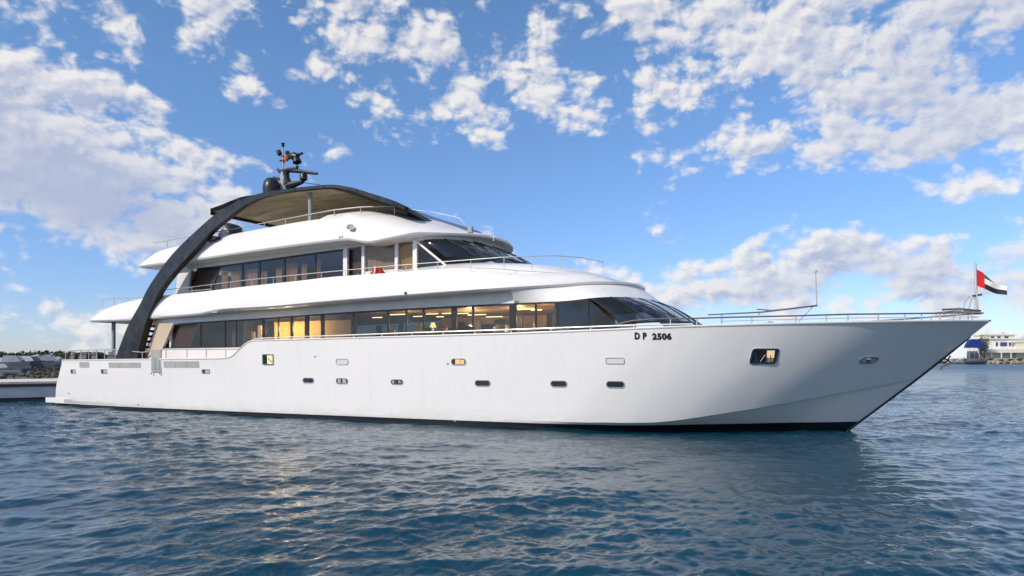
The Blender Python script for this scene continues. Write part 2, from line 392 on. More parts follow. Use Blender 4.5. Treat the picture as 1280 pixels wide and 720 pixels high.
# ---- fittings let into the hull side
def rrect(wd, ht, r, n=6, skew=0.0):
    out = []
    for cx, cy, a0 in ((wd/2 - r, ht/2 - r, 0), (-wd/2 + r, ht/2 - r, 90), (-wd/2 + r, -ht/2 + r, 180), (wd/2 - r, -ht/2 + r, 270)):
        for k in range(n + 1):
            a = math.radians(a0 + 90 * k / n); y = cy + r * math.sin(a); out.append((cx + r * math.cos(a) + skew * y, y))
    return out
def surf(frame, pts2, off):
    p, x, y, n = frame
    return [p + x * a + y * b + n * off for a, b in pts2]
def hull_fit(name, x0, y0, x1, y1, r=.5, glassm=None, framem=M_STEEL, rim=.035, skew=0.0, back=M_BLACK, proud=.02, label=None):
    cs, ct, cz = hull_pt((x0 + x1) / 2, (y0 + y1) / 2)
    sa = hull_pt(x0, (y0 + y1) / 2); sb = hull_pt(x1, (y0 + y1) / 2); za = hull_pt((x0 + x1) / 2, y0)[2]; zb = hull_pt((x0 + x1) / 2, y1)[2]
    wd = math.hypot(sb[0] - sa[0], sb[1] - sa[1]); ht = za - zb
    F = hull_frame(cs, cz); rr = min(wd, ht) * r * .98
    o2 = rrect(wd, ht, rr, skew=skew); i2 = rrect(wd - 2 * rim, ht - 2 * rim, max(.01, rr - rim), skew=skew)
    p0 = MB(); n = len(o2)
    A, B, Cc, D_ = surf(F, o2, -.03), surf(F, o2, proud), surf(F, i2, proud), surf(F, i2, .004)
    p0.grid([A, B, Cc, D_], closed_u=True, smooth=False)
    fr = p0.build(name, framem, yacht, weld=False)
    if label: fr['label'] = label
    g = MB(); g.add(surf(F, i2, .006), [tuple(range(n))], 0, False); g.build('pane', glassm or back, fr, recalc=False, weld=False)
    return fr, F, wd, ht
def portfill(name, F, wd, ht, items, parent):
    for (a, b, c, d, m_) in items:
        mb = MB(); q2 = [(a * wd, b * ht), (c * wd, b * ht), (c * wd, d * ht), (a * wd, d * ht)]
        mb.add(surf(F, q2, .009), [(0, 1, 2, 3)], 0, False); mb.build(name, m_, parent, recalc=False)
M_PGLASS = mat('dark_port_glass', (.02, .022, .024), .08, coat=.5, spec=.8)
M_LITP = mat('lit_blind', (.75, .40, .16), .6, emit=(1, .50, .18), estr=.35)
M_LITY = mat('lit_blind_yellow', (.80, .62, .34), .6, emit=(1, .72, .36), estr=.35)
M_BLINDW = mat('pale_port_blind', (.42, .41, .40), .6)
M_COVER = mat('port_cover', (.66, .655, .65), .4)
ports = [(378.5, 472, 392.5, 479), (420, 472.5, 435, 480), (488.5, 474, 504, 481), (593.5, 475, 613, 483), (688, 475.5, 709, 484), (757.5, 476, 781, 485)]
plab = ['oval porthole nearest the stern, half closed by a dark blind', 'oval porthole with pale blinds inside', 'small dark oval porthole with a grey reflection', 'dark oval porthole amidships', 'dark oval porthole with plain black glass', 'largest dark oval porthole, nearest the bow']
for i, (a, b, c, d) in enumerate(ports):
    fr, F, wd, ht = hull_fit('porthole', a, b, c, d, .5, M_PGLASS, M_GREY, .03, label=plab[i])
    if i == 0: portfill('blind', F, wd, ht, [(.06, -.32, .36, .32, M_BLACK)], fr)
    if i == 1: portfill('blind', F, wd, ht, [(-.36, -.3, -.1, .3, M_BLINDW), (.05, -.34, .34, .34, M_BLINDW)], fr)
    if i == 2: portfill('blind', F, wd, ht, [(-.38, -.25, -.22, .25, M_BLINDW), (.12, -.2, .3, .25, M_GREY)], fr)  # pale patches painted in as a grey reflection on the glass
hull_fit('port_cover', 420, 448.5, 435.5, 456, .5, M_COVER, M_GREY, .02, label='closed white cover above a porthole')
hull_fit('port_cover', 757, 447, 780.5, 455, .3, M_COVER, M_GREY, .02, label='closed pale cover below the painted letters')
fr, F, wd, ht = hull_fit('cabin_port', 564, 448, 582.5, 456.5, .45, M_PGLASS, M_GREY, .03, label='small orange lit port amidships')
portfill('blind', F, wd, ht, [(-.22, -.34, .12, .34, M_LITP), (.14, -.34, .38, .30, M_LITP)], fr)
fr, F, wd, ht = hull_fit('cabin_port', 328, 442.5, 342.5, 456.5, .12, M_PGLASS, M_STEEL, .03, label='square lit port near the bulwark step')
portfill('blind', F, wd, ht, [(-.08, -.38, .38, .38, M_LITY)], fr)
mb = MB(); mb.tube(surf(F, [(.02 * wd, .1 * ht), (.18 * wd, -.08 * ht), (.36 * wd, -.2 * ht)], .02), .02, 6); mb.tube(surf(F, [(-.3 * wd, .2 * ht), (-.2 * wd, -.25 * ht)], .02), .025, 6)
mb.build('latch', M_BLACK, fr)
fr, F, wd, ht = hull_fit('cabin_port', 938, 434.5, 972.5, 456, .2, M_PGLASS, M_STEEL, .05, skew=.12, label='large forward port with a lit room behind')
portfill('blind', F, wd, ht, [(.08, -.1, .36, .36, M_LITY), (.10, -.36, .34, -.12, M_WOODW), (-.14, -.34, .06, .36, M_WOOD)], fr)  # glowing and wood-toned panels stand in for the lit room
mb = MB()
for a, b in (((-.36, .2), (-.24, -.34)), ((-.12, -.34), (.02, .1)), ((.06, .14), (.1, -.34)), ((.2, .1), (.26, -.34))): mb.tube(surf(F, [(a[0] * wd, a[1] * ht), (b[0] * wd, b[1] * ht)], .02), .016, 6)
mb.build('chair_back', M_STEEL, fr)
fr, F, wd, ht = hull_fit('hawse_hole', 1075, 445, 1097, 455, .5, M_TAUPE, M_STEEL, .035, skew=.25, label='steel hawse hole near the bow')
mb = MB(); mb.tube(surf(F, [(-.2 * wd, -.4 * ht), (-.18 * wd, .25 * ht), (-.02 * wd, .25 * ht), (0, -.4 * ht)], .03), .045, 8); mb.build('roller', M_STEEL, fr)
for (a, b, c, d) in ((88.5, 461.5, 95, 467), (126.5, 461.5, 134, 467), (252.5, 461.5, 262.5, 467)):
    fr, F, wd, ht = hull_fit('fairlead', a, b, c, d, .15, M_BLINDW, M_STEEL, .03)
    portfill('opening', F, wd, ht, [(-.4, -.36, -.12, .36, M_BLACK)], fr)
for (a, b, c, d, k) in ((99.5, 452.5, 111.5, 459.5, 1), (136, 453, 176, 459.7, 3), (204.5, 451.5, 249, 459.5, 3)):
    for j in range(k):
        xa = a + (c - a) * j / k + (.3 if j else 0); xb = a + (c - a) * (j + 1) / k
        s0, t0, z0 = hull_pt((xa + xb) / 2, (b + d) / 2); F = hull_frame(s0, z0)
        wd = hull_pt(xb, b)[0] - hull_pt(xa, b)[0]; ht = hull_pt(xa, b)[2] - hull_pt(xa, d)[2]
        mb = MB(); q2 = rrect(wd, ht, .02, 2); n = len(q2); mb.grid([surf(F, q2, -.02), surf(F, q2, .012)], closed_u=True, smooth=False); mb.add(surf(F, q2, .012), [tuple(range(n))], 0, False)
        mb.build('freeing_port', M_TAUPE, yacht, recalc=False)
# boarding gate in the bulwark
s0, t0, z0 = hull_pt(196.5, 456); F = hull_frame(s0, z0)
mb = MB(); ga, gb, gz0, gz1 = S(190.5, 4.6), S(202.5, 4.6), 2.0, 3.12
tt = hull_t((ga + gb) / 2, 2.5)
mb.box(ga, gb, -tt - .03, -tt + .03, gz0, gz1); g = mb.build('boarding_gate', M_TAUPE, yacht)
mb = MB(); mb.box(ga + .10, (ga + gb) / 2 - .02, -tt - .045, -tt - .03, gz0 + .1, gz1 - .4); mb.box((ga + gb) / 2 + .03, gb - .1, -tt - .045, -tt - .03, gz0 + .1, gz1 - .4); mb.build('gate_panel', M_GREY, g)
for xx in (ga + .05, gb - .05): mb = MB(); mb.tube([(xx, -tt - .05, gz0 - .12), (xx, -tt - .05, gz0 - .04)], .035, 8); mb.build('bolt', M_GREY, g)
# small discharge outlets
for (a, b) in ((568.8, 525.8), (172.5, 505.8), (86, 491.5), (394, 445.5), (559.5, 454.5)):
    s0, t0, z0 = hull_pt(a, b); F = hull_frame(s0, z0)
    mb = MB(); c2 = [(.05 * math.cos(k * .785), .04 * math.sin(k * .785)) for k in range(8)]
    mb.grid([surf(F, c2, -.02), surf(F, c2, .02)], closed_u=True); mb.add(surf(F, c2, .02), [tuple(range(8))], 0, False); mb.build('outlet', M_GREY, yacht, recalc=False)

# registration lettering
def letters(txt, xa, xb, yb, yt, name):
    sa, ta, za = hull_pt(xa, yb); sb, tb, zb = hull_pt(xb, yb); zt = hull_pt(xa, yt)[2]
    cu = bpy.data.curves.new('t', 'FONT'); cu.body = txt; cu.size = 1; cu.extrude = .02; cu.offset = .05; cu.space_character = 1.12; cu.resolution_u = 4
    tmp = bpy.data.objects.new('t', cu); C.objects.link(tmp); bpy.context.view_layer.update()
    me = bpy.data.meshes.new_from_object(tmp.evaluated_get(bpy.context.evaluated_depsgraph_get())); bpy.data.objects.remove(tmp)
    xs = [v.co.x for v in me.vertices]; ys = [v.co.y for v in me.vertices]; x0, x1, y0, y1 = min(xs), max(xs), min(ys), max(ys)
    for v in me.vertices:
        a = (v.co.x - x0) / (x1 - x0); b = (v.co.y - y0) / (y1 - y0)
        s = sa + (sb - sa) * a; z = za + (zb - za) * a + (zt - za) * b; off = .016 + v.co.z * .2
        v.co = (s, -(hull_t(s, z) + off), z)
    me.materials.clear(); me.materials.append(M_BLACK); me.name = name
    return link(bpy.data.objects.new(name, me), yacht)
s0, t0, z0 = hull_pt(817, 420.3); F = hull_frame(s0, z0); wd = hull_pt(842, 420)[0] - hull_pt(792, 420)[0]
letters('D P', 793.5, 808.5, 424.2, 415.5, 'registration_letters')
letters('2506', 815.5, 839.5, 424.7, 416.2, 'registration_number')

# ---- swim platform
pa = hull_t(1, .5)
mb = MB(); sP0 = S(56, 4.1); sP1 = S(100, 4.15)
mb.prism([(sP0, .16), (sP0 - .02, .44), (.6, .44), (.6, .16)], -4.05, 4.05)
pf = mb.build('swim_platform', M_WHITE, yacht, angle=20)
for sg in (-1, 1):
    mb = MB(); mb.box(.5, sP1, sg * 3.6, sg * 4.2, .16, .43); mb.build('platform_side', M_WHITE, pf)
    mb = MB(); mb.box(S(81.5, 4.15), sP1 - .05, sg * 4.203, sg * 4.21, .2, .40); mb.build('platform_panel', M_BLINDW, pf)

# ------------------------------------------------------------------ superstructure
def ring(s0, sn, s1, b, zf, m1=10, m2=16, p=2.3, taper=None, zc=None, sref=None):
    """plan outline: starboard aft corner, forward, round the nose, back along port; b = half width"""
    pts = []
    for i in range(m1): pts.append((s0 + (sn - s0) * i / m1, b))
    for i in range(m2 + 1):
        a = math.pi / 2 * (1 - i / m2); pts.append((sn + (s1 - sn) * max(0.0, math.cos(a)) ** (2 / p), b * max(0.0, math.sin(a)) ** (2 / p)))
    out = []
    for s, t in pts:
        k = taper(s) if taper else 1.0; out.append((s, t * k if t <= b else t, zf(s) if callable(zf) else zf))
    st = [(s, -t, z) for s, t, z in out]; po = [(s, t, z) for s, t, z in out[::-1]][1:]
    return st + po

# upper deck: overhang, bulwark
aft_t = curve([(0, .90), (5, .905), (10, .92), (16, 1.0), (40, 1.0)])
def tU(b, sn, s1): 
    def f(s, z=None):
        k = aft_t(s)
        if s <= sn: return b * k
        x = min(1, (s - sn) / (s1 - sn)); return b * max(0, 1 - x ** 2.3) ** (1 / 2.3) * k
    return f
LB, LSN, LS1 = 4.8, 26.0, 33.30
zlip = zfun(tU(LB, LSN, LS1), [(112, 402.5), (150, 401.5), (195, 398), (250, 393.5), (262, 391), (275, 388.5), (330, 385.5), (400, 379.5), (500, 371.5), (620, 363), (695, 358.7), (732, 355.5), (770, 355)], [(33.3, 5.62)])
TB, TSN, TS1 = 4.42, 24.5, 32.9
zbt = zfun(tU(TB, TSN, TS1), [(117, 395), (125, 388), (140, 382.5), (160, 377), (197, 370), (260, 363.5), (372, 351), (427, 345), (495, 340.5), (545, 337), (600, 338), (660, 342)], [(31.6, 5.98), (33, 5.68)])
s_lip0 = S(112, LB * .9); s_top0 = S(121, TB * .9)
def zl(d): return lambda s: zlip(s) + d
def zmid(k): return lambda s: zlip(s) + .10 + (zbt(s) - zlip(s) - .10) * k
mb = MB()
R_ = lambda s0, sn, s1, b, zf: ring(s0, sn, s1, b, zf, 40, 26, taper=aft_t)
s_t0 = s_lip0 + .45
rows = [R_(s_lip0 + .5, LSN, LS1 - .8, 3.9, zl(.03)), R_(s_lip0 + .06, LSN, LS1 - .1, 4.62, zl(-.01)), R_(s_lip0, LSN, LS1 - .02, 4.74, zl(.015)), R_(s_lip0 + .0, LSN, LS1, 4.8, zl(.09)),
        R_(s_lip0 + .10, LSN - .1, LS1, 4.79, zmid(.12)), R_(s_lip0 + .30, LSN - .4, LS1 - .03, 4.75, zmid(.32)), R_(s_lip0 + .55, LSN - .8, LS1 - .08, 4.68, zmid(.55)), R_(s_lip0 + .9, LSN - 1.2, LS1 - .16, 4.57, zmid(.8)),
        R_(s_lip0 + 1.3, LSN - 1.7, LS1 - .3, 4.46, zmid(.95)), R_(s_lip0 + 1.5, TSN, TS1, 4.40, zmid(1.0)), R_(s_lip0 + 1.6, TSN, TS1 - .1, 4.28, zmid(1.0)), R_(s_lip0 + 1.65, TSN, TS1 - .2, 4.22, zmid(.35))]
mb.grid(rows, closed_u=False)
mb.grid([[r[-1] for r in rows], [r[0] for r in rows]])     # stern end
# deck and soffit caps as strips across
def cap(mb, rg, mi=0):
    n = len(rg); h = n // 2
    mb.grid([[rg[i] for i in range(h + 1)], [rg[n - 1 - i] for i in range(h + 1)]], mi=mi, smooth=False)
cap(mb, rows[-1], 0); cap(mb, rows[0], 1)
ub = mb.build('upper_deck_bulwark', [M_WHITE, M_SOFFIT], yacht, angle=40)
# raised trunk forward of the wheelhouse
mb = MB()
zb_in = zmid(1.0)
dz = [(4.36, 23.5, 24.5, 32.85, lambda s: zb_in(s) - .12), (4.30, 23.5, 24.5, 32.8, lambda s: zb_in(s) + .03), (4.12, 23.6, 24.8, 32.5, curve([(23, 6.30), (26, 6.36), (29, 6.28), (31, 6.08), (32.6, 5.88)])),
      (3.7, 23.8, 25.0, 31.9, curve([(23, 6.42), (26, 6.52), (29, 6.43), (31, 6.25), (32.1, 6.10)])), (3.0, 24, 25.8, 31.0, curve([(23, 6.55), (26, 6.68), (29, 6.56), (31.2, 6.36)])),
      (2.0, 24.2, 25.5, 29.8, curve([(23, 6.66), (26, 6.82), (30, 6.58)])), (1.0, 24.4, 25.2, 28.6, curve([(23, 6.70), (26, 6.88), (29, 6.72)]))]
rows = [ring(a, b_, c, w_, z_, 14, 26) for w_, a, b_, c, z_ in dz]
mb.grid(rows); cap(mb, rows[-1]); mb.build('fore_trunk', M_WHITE, yacht, angle=50)

# main deck house walls (starboard and port), windows
TM = 4.0
top_m = zfun(TM, [(205, 406), (250, 402.5), (330, 397.7), (437, 390), (529, 384.8), (600, 381), (697, 376.8), (735, 374.3)])
bot_m = zfun(TM, [(205, 435.5), (300, 434), (330, 431), (437, 426), (529, 421), (600, 417.5), (697, 413.5), (790, 409)])
def wall_poly(px_list, t):
    return [survey(px, py, t) for px, py in px_list]
def strip(mb, sa, sb, f0, f1, y0, y1, n=24, mi=0, sa1=None, sb1=None):
    sa1 = sa if sa1 is None else sa1; sb1 = sb if sb1 is None else sb1
    lo, hi = [], []
    for i in range(n + 1):
        s = sa + (sb - sa) * i / n; s_ = sa1 + (sb1 - sa1) * i / n
        lo.append((s, f0(s) if callable(f0) else f0)); hi.append((s_, f1(s_) if callable(f1) else f1))
    rws = [[(a, y0, b) for a, b in lo], [(a, y0, b) for a, b in hi], [(a, y1, b) for a, b in hi], [(a, y1, b) for a, b in lo]]
    mb.grid(rws, closed_v=True, mi=mi, smooth=False)
    for k in (0, n): mb.add([r[k] for r in rws], [(0, 1, 2, 3)], mi, False)
house = None
mb = MB(); sA0 = S(184, TM, 446); sA1 = S(196, TM, 399); sE = S(790, TM)
for sg in (-1, 1):
    y0, y1 = (-4.0, -3.9) if sg < 0 else (3.9, 4.0)
    strip(mb, S(186, TM), 32.6, 1.7, lambda s: bot_m(s) - .01, y0, y1)
    sf = MB(); strip(sf, S(196, TM), 29.4, lambda s: top_m(s) + .01, lambda s: zlip(s) + .05, y0, y1); sf.build('soffit_fascia', M_SOFFIT, yacht)  # white wall strip in the shaded copy, deepening the overhang shade
    a = [survey(184, 447, TM), survey(203.5, 436, TM), survey(217, 405.5, TM), survey(197, 399, TM)]
    mb.prism(a, y0 - (.02 if sg < 0 else -.02), y1)
mb.box(9.6, 9.7, -3.9, 3.9, 1.7, 4.95)         # aft bulkhead
house = mb.build('deck_house_wall', [M_WHITE], yacht, angle=20)
mb = MB(); a = [survey(184.5, 446.5, 4.03), survey(203, 436.5, 4.03), survey(216.5, 406, 4.03), survey(197.5, 400, 4.03)]
mb.prism(a, -4.05, -4.022); mb.build('wing_warm_light', M_CREAM, yacht)  # thin cream sheet puts warm light on the white wing into colour
# dark sliding door behind the wing
mb = MB(); a = [survey(201, 437, 3.8), survey(236, 437, 3.8), survey(249, 402, 3.8), survey(214, 404, 3.8)]
mb.prism(a, -3.8, -3.74); dr = mb.build('sliding_door', M_WOOD, yacht); dr['label'] = 'dark wooden sliding door at the aft end of the saloon'
def pane(xa, xb, t, fb, ft, name='window', m_=None, xa1=None, gap=.02, sg=-1, frame=True):
    sa, sb = S(xa, t) + gap, S(xb, t) - gap; sa1 = S(xa1, t) + gap if xa1 else None
    mb = MB(); y = sg * t; strip(mb, sa, sb, fb, ft, y + .035 * -sg, y + .02 * -sg, 4, sa1=sa1)
    return mb.build(name, m_ or G_SALON, yacht, angle=10)
mx_ = [233, 250.5, 281, 295, 327, 347.5, 364.5, 382.5, 401.5, 442.5, 485, 507.5, 529, 565.5, 591, 641, 669.5, 696.5, 736]
for i in range(len(mx_) - 1):
    pane(mx_[i], mx_[i + 1], TM, bot_m, top_m, m_=G_SALON if i < 17 else G_WS, xa1=246.5 if i == 0 else None)
# mullions (dark); the wide ones are solid posts
for x, wpx in ((250.5, .05), (281, .06), (295, .05), (329, .16), (347.5, .05), (364.5, .12), (383, .22), (403, .16), (442, .1), (485, .08), (507.5, .06), (529, .08), (567.5, .24), (591, .08), (641, .30), (669.5, .07), (696.5, .05)):
    s = S(x, TM); mb = MB(); strip(mb, s - wpx / 2, s + wpx / 2, bot_m, top_m, -4.0, -3.93, 1); mb.build('mullion', M_BLACK, yacht)
for lo, hi in ((lambda s: bot_m(s) - .005, lambda s: bot_m(s) + .05), (lambda s: top_m(s) - .07, lambda s: top_m(s) + .005)):
    mb = MB(); strip(mb, S(204, TM), S(770 if lo(30) < 4.2 else 736, TM), lo, hi, -4.006, -3.95, 30); mb.build('window_trim', M_BLACK, yacht)
mb = MB(); strip(mb, S(250, TM), 32, bot_m, top_m, 3.96, 3.98, 12); mb.build('window', G_SALON, yacht)

# curved main windscreen, raked
sBot0, sTop0 = S(776, TM), S(736, TM)
zB = lambda s: 3.86 + max(0, s - 33) * .08; zT = lambda s: top_m(32) + max(0, s - 31.5) * .07
def wsring(f, off=0.0, n=26):
    s0 = sBot0 + (sTop0 - sBot0) * f; s1 = 35.60 + (33.95 - 35.60) * f; b = 4.0 - .06 * f; sn = s0
    r = ring(s0, sn + .001, s1 + off, b + off, lambda s: 0, 1, n, p=2.15)
    return [(s, t, zB(s) * (1 - f) + zT(s) * f + .10 * math.sin(math.pi * f)) for s, t, z in r]
mb = MB(); strip(mb, S(736, TM) + .02, sBot0 - .02, bot_m, top_m, -3.97, -3.99, 4, sb1=sTop0); mb.build('window', G_WS, yacht)
mb = MB(); mb.grid([wsring(f) for f in np.linspace(0, 1, 8)]); ws = mb.build('windscreen', G_WS, yacht, recalc=True)
ws['label'] = 'raked dark curved windscreen of the main deck'
A = [wsring(f, .012) for f in np.linspace(0, 1, 8)]
for idx in (0, 8, 13, 18, 23, 27, 31, 36, 41, 46):
    mb = MB(); mb.tube([r[min(idx, len(r) - 1)] for r in A], .022 if idx else .03, 6); mb.build('mullion', M_BLACK, ws)
mb = MB(); mb.tube(wsring(0, .015), .035, 6); mb.build('windscreen_trim', M_BLACK, ws)
# white visor between windscreen and overhang
def resample(L, n):
    L = [Vector(p) for p in L]; d = [0]
    for i in range(1, len(L)): d.append(d[-1] + (L[i] - L[i - 1]).length)
    out = []
    for k in range(n):
        x = d[-1] * k / (n - 1); i = min(len(L) - 2, max(0, int(np.searchsorted(d, x)) - 1)); f = (x - d[i]) / max(1e-6, d[i + 1] - d[i]); out.append(L[i].lerp(L[i + 1], min(1, max(0, f))))
    return out
V0 = 29.3
lo_ = ring(V0, sTop0, 34.0, 3.99, lambda s: 0, 12, 30, p=2.15)[:43]
lo_ = [(s, t, (top_m(s) if s < 31.5 else zT(s)) - .01) for s, t, z in lo_]
fU = tU(LB - .10, LSN, LS1 - .10)
up_ = [(s, -fU(s), zlip(s) + .005) for s in list(np.linspace(V0, 32.9, 30)) + list(np.linspace(32.92, LS1 - .10, 16))]
up_[-1] = (up_[-1][0], 0, up_[-1][2])
lo_, up_ = resample(lo_, 60), resample(up_, 60)

mb = MB()
for sg in (-1, 1):
    rws = []
    for f in (-.02, 0, .25, .5, .75, 1):
        rws.append([(a.x + (b.x - a.x) * max(0, f), (a.y + (b.y - a.y) * max(0, f)) * (1 if sg < 0 else -1) * (1.0 if f >= 0 else .985), a.z + (b.z - a.z) * f + .02 * math.sin(math.pi * max(0, f))) for a, b in zip(lo_, up_)])
    mb.grid(rws)
mb.build('visor', M_WHITE, yacht, angle=50)

# ---- interior of the saloon, seen through the glass
mb = MB(); strip(mb, 9.8, 31.5, 2.9, 2.95, -3.85, 3.85, 2); mb.build('saloon_floor', M_CARPET, yacht)
mb = MB(); strip(mb, 9.8, 31.5, lambda s: top_m(s) + .04, lambda s: top_m(s) + .08, -3.85, 3.85, 10); mb.build('saloon_ceiling', M_WOODW, yacht)
mb = MB(); mb.box(9.8, 14.6, .4, .5, 2.6, 4.45); mb.build('partition', M_WOOD, yacht)
mb = MB(); mb.box(14.6, 14.7, -3.8, 3.8, 2.6, 4.5); mb.build('partition', M_WOOD, yacht)
for xa, xb in ((343, 362), (367, 381.5), (387, 401), (406, 438)):
    sa, sb = S(xa, 2.9), S(xb, 2.9); mb = MB(); mb.box(sa, sb, -2.9, -2.84, 2.6, 4.45); mb.build('wall_panel', M_GOLD, yacht)
mb = MB(); mb.box(S(341, 2.8), S(445, 2.8), -2.8, -2.7, 2.6, 4.75); mb.build('partition', M_WOOD, yacht)
mb = MB(); mb.box(30.9, 31.0, -3.8, 3.8, 2.6, 4.85); mb.build('partition', M_WOODW, yacht)
mb = MB(); mb.box(21.9, 30.9, 2.6, 2.7, 2.6, 4.8); mb.build('partition', M_GOLD, yacht)
for xa, xb, t in ((290, 297, 3.4), (310, 318, 3.3), (322, 327, 3.3), (486, 493, 2.5), (517, 527, 2.4), (657, 667, 2.6), (676, 682, 2.8), (690, 696, 3.0)):
    sa, sb = S(xa, t), S(xb, t); mb = MB(); mb.box(sa, sb, -t, -t + .08, 2.6, 3.9 + .6 * random.random()); mb.build('curtain', M_GOLD if t < 3.2 else M_CURT, yacht)
for xa, xb, t, zt2, m_ in ((470, 476, -1.0, 4.4, M_WOOD), (498, 503, -1.5, 4.5, M_WOOD), (548, 552, -2.0, 4.5, M_WOODW), (572, 580, -1.8, 4.5, M_WOOD), (594, 600, -2.2, 4.6, M_CURT), (618, 630, -2.0, 4.6, M_WOOD), (648, 653, .5, 4.6, M_WOOD), (683, 690, 1.0, 4.6, M_WOOD)):
    sa, sb = S(xa, t), S(xb, t); mb = MB(); mb.box(sa, sb, -t, -t + .1, 2.95, zt2); mb.build('column', m_, yacht)
for xa, xb, t, z0_, z1_ in ((520, 538, -2.3, 3.7, 4.3), (556, 570, -2.3, 3.75, 4.25), (602, 616, -2.3, 3.7, 4.4)):
    sa, sb = S(xa, t), S(xb, t); mb = MB(); mb.box(sa, sb, -t, -t + .05, z0_, z1_); mb.build('wall_picture', M_WOOD, yacht)
for (xa, xb, y, t) in ((466, 477, 396.5, 2.6), (488, 507, 392, 1.4), (517, 530, 395, 2.6), (533, 547, 392, 1.2), (546, 554, 395.5, 2.6), (553, 563, 390, .6), (566, 585, 391.5, 1.3), (585, 607, 393, 2.6), (608, 628, 395.5, 3.0), (640, 668, 386, 1.4), (664, 677, 387, 2.4)):
    sa, z = survey(xa, y, t); sb, z2 = survey(xb, y, t); zz = min((z + z2) / 2, top_m(sa) + .03)
    mb = MB(); mb.box(sa, sb, -t - .05, -t + .05, zz - .03, zz); mb.build('ceiling_lamp', M_LAMP, yacht)
def lamp_light(s, t, z, e, sz=.8):
    l = bpy.data.lights.new('saloon_lamp', 'POINT'); l.energy = e; l.color = (1, .72, .36); l.shadow_soft_size = .15
    o = bpy.data.objects.new('saloon_lamp', l); o.location = (s, -t, z); link(o, yacht)
for s, t, z, e in ((16.0, 3.7, 4.0, 110), (17.2, 3.7, 4.05, 120), (18.3, 3.7, 4.1, 75), (23.2, 2.2, 4.3, 35), (25.8, 1.2, 4.2, 210), (28.2, 1.2, 4.3, 170), (30.0, 2.6, 4.3, 50)): lamp_light(s, t, z, e)

# ---- wheelhouse deck
TUp = 3.4
top_u = zfun(TUp, [(236, 336.5), (275, 332), (400, 315), (431, 311), (455, 307.5), (490, 304.5), (516, 302)])
bot_u = zfun(TUp, [(240, 366), (431, 345), (455, 339.5), (490, 336.5), (516, 337), (557, 332.5)])
FB, FSN, FS1 = 4.25, 22.5, 26.85
aft_f = curve([(0, .94), (9, .94), (16, 1.0), (40, 1.0)])
def tF(b, sn, s1):
    def f(s, z=None):
        k = aft_f(s)
        if s <= sn: return b * k
        x = min(1, (s - sn) / (s1 - sn)); return b * max(0, 1 - x ** 2.2) ** (1 / 2.2) * k
    return f
zfl = zfun(tF(FB, FSN, FS1), [(173.5, 334.5), (200, 331), (253, 324.5), (300, 317.5), (350, 310.5), (400, 304), (432, 300.5), (442, 301.5), (452, 303.5), (462, 304), (475, 301.5), (500, 296.8), (524, 293), (545, 293.5), (575, 296)], [(26.85, 8.02)])
zft = zfun(tF(3.7, 19.5, 25.5), [(176, 329), (186, 319), (200, 313), (253, 300.5), (284, 294), (329, 285.5), (387, 275.5), (420, 271.5), (451, 268)], [(20.9, 9.22), (22.5, 9.05), (24.2, 8.72), (25.5, 8.42)])
mb = MB()
def zf_(k): return lambda s: zfl(s) + .10 + (zft(s) - zfl(s) - .10) * k
RF = lambda s0, sn, s1, b, zf: ring(s0, sn, s1, b, zf, 40, 26, p=2.2, taper=aft_f)
f0 = S(173.5, FB * .94)
rows = [RF(f0 + .6, FSN, FS1 - .9, 3.35, lambda s: zfl(s) - .02), RF(f0 + .05, FSN, FS1 - .12, 4.05, lambda s: zfl(s) - .01), RF(f0, FSN, FS1 - .02, 4.2, lambda s: zfl(s) + .02), RF(f0, FSN, FS1, 4.25, lambda s: zfl(s) + .10),
        RF(f0 + .2, FSN - .3, FS1 - .05, 4.2, zf_(.22)), RF(f0 + .45, FSN - .9, FS1 - .3, 4.08, zf_(.48)), RF(f0 + .75, FSN - 1.6, FS1 - .65, 3.93, zf_(.74)), RF(f0 + 1.0, FSN - 2.4, FS1 - 1.05, 3.79, zf_(.92)), RF(f0 + 1.2, 19.5, 25.5, 3.70, zf_(1.0)),
        RF(f0 + 1.3, 19.5, 25.35, 3.58, zf_(1.0)), RF(f0 + 1.35, 19.5, 25.3, 3.54, zf_(.4))]
mb.grid(rows); mb.grid([[r[-1] for r in rows], [r[0] for r in rows]]); cap(mb, rows[0], 1); cap(mb, rows[-1])
mb.build('flybridge_coaming', [M_WHITE, M_SOFFIT], yacht, angle=42)
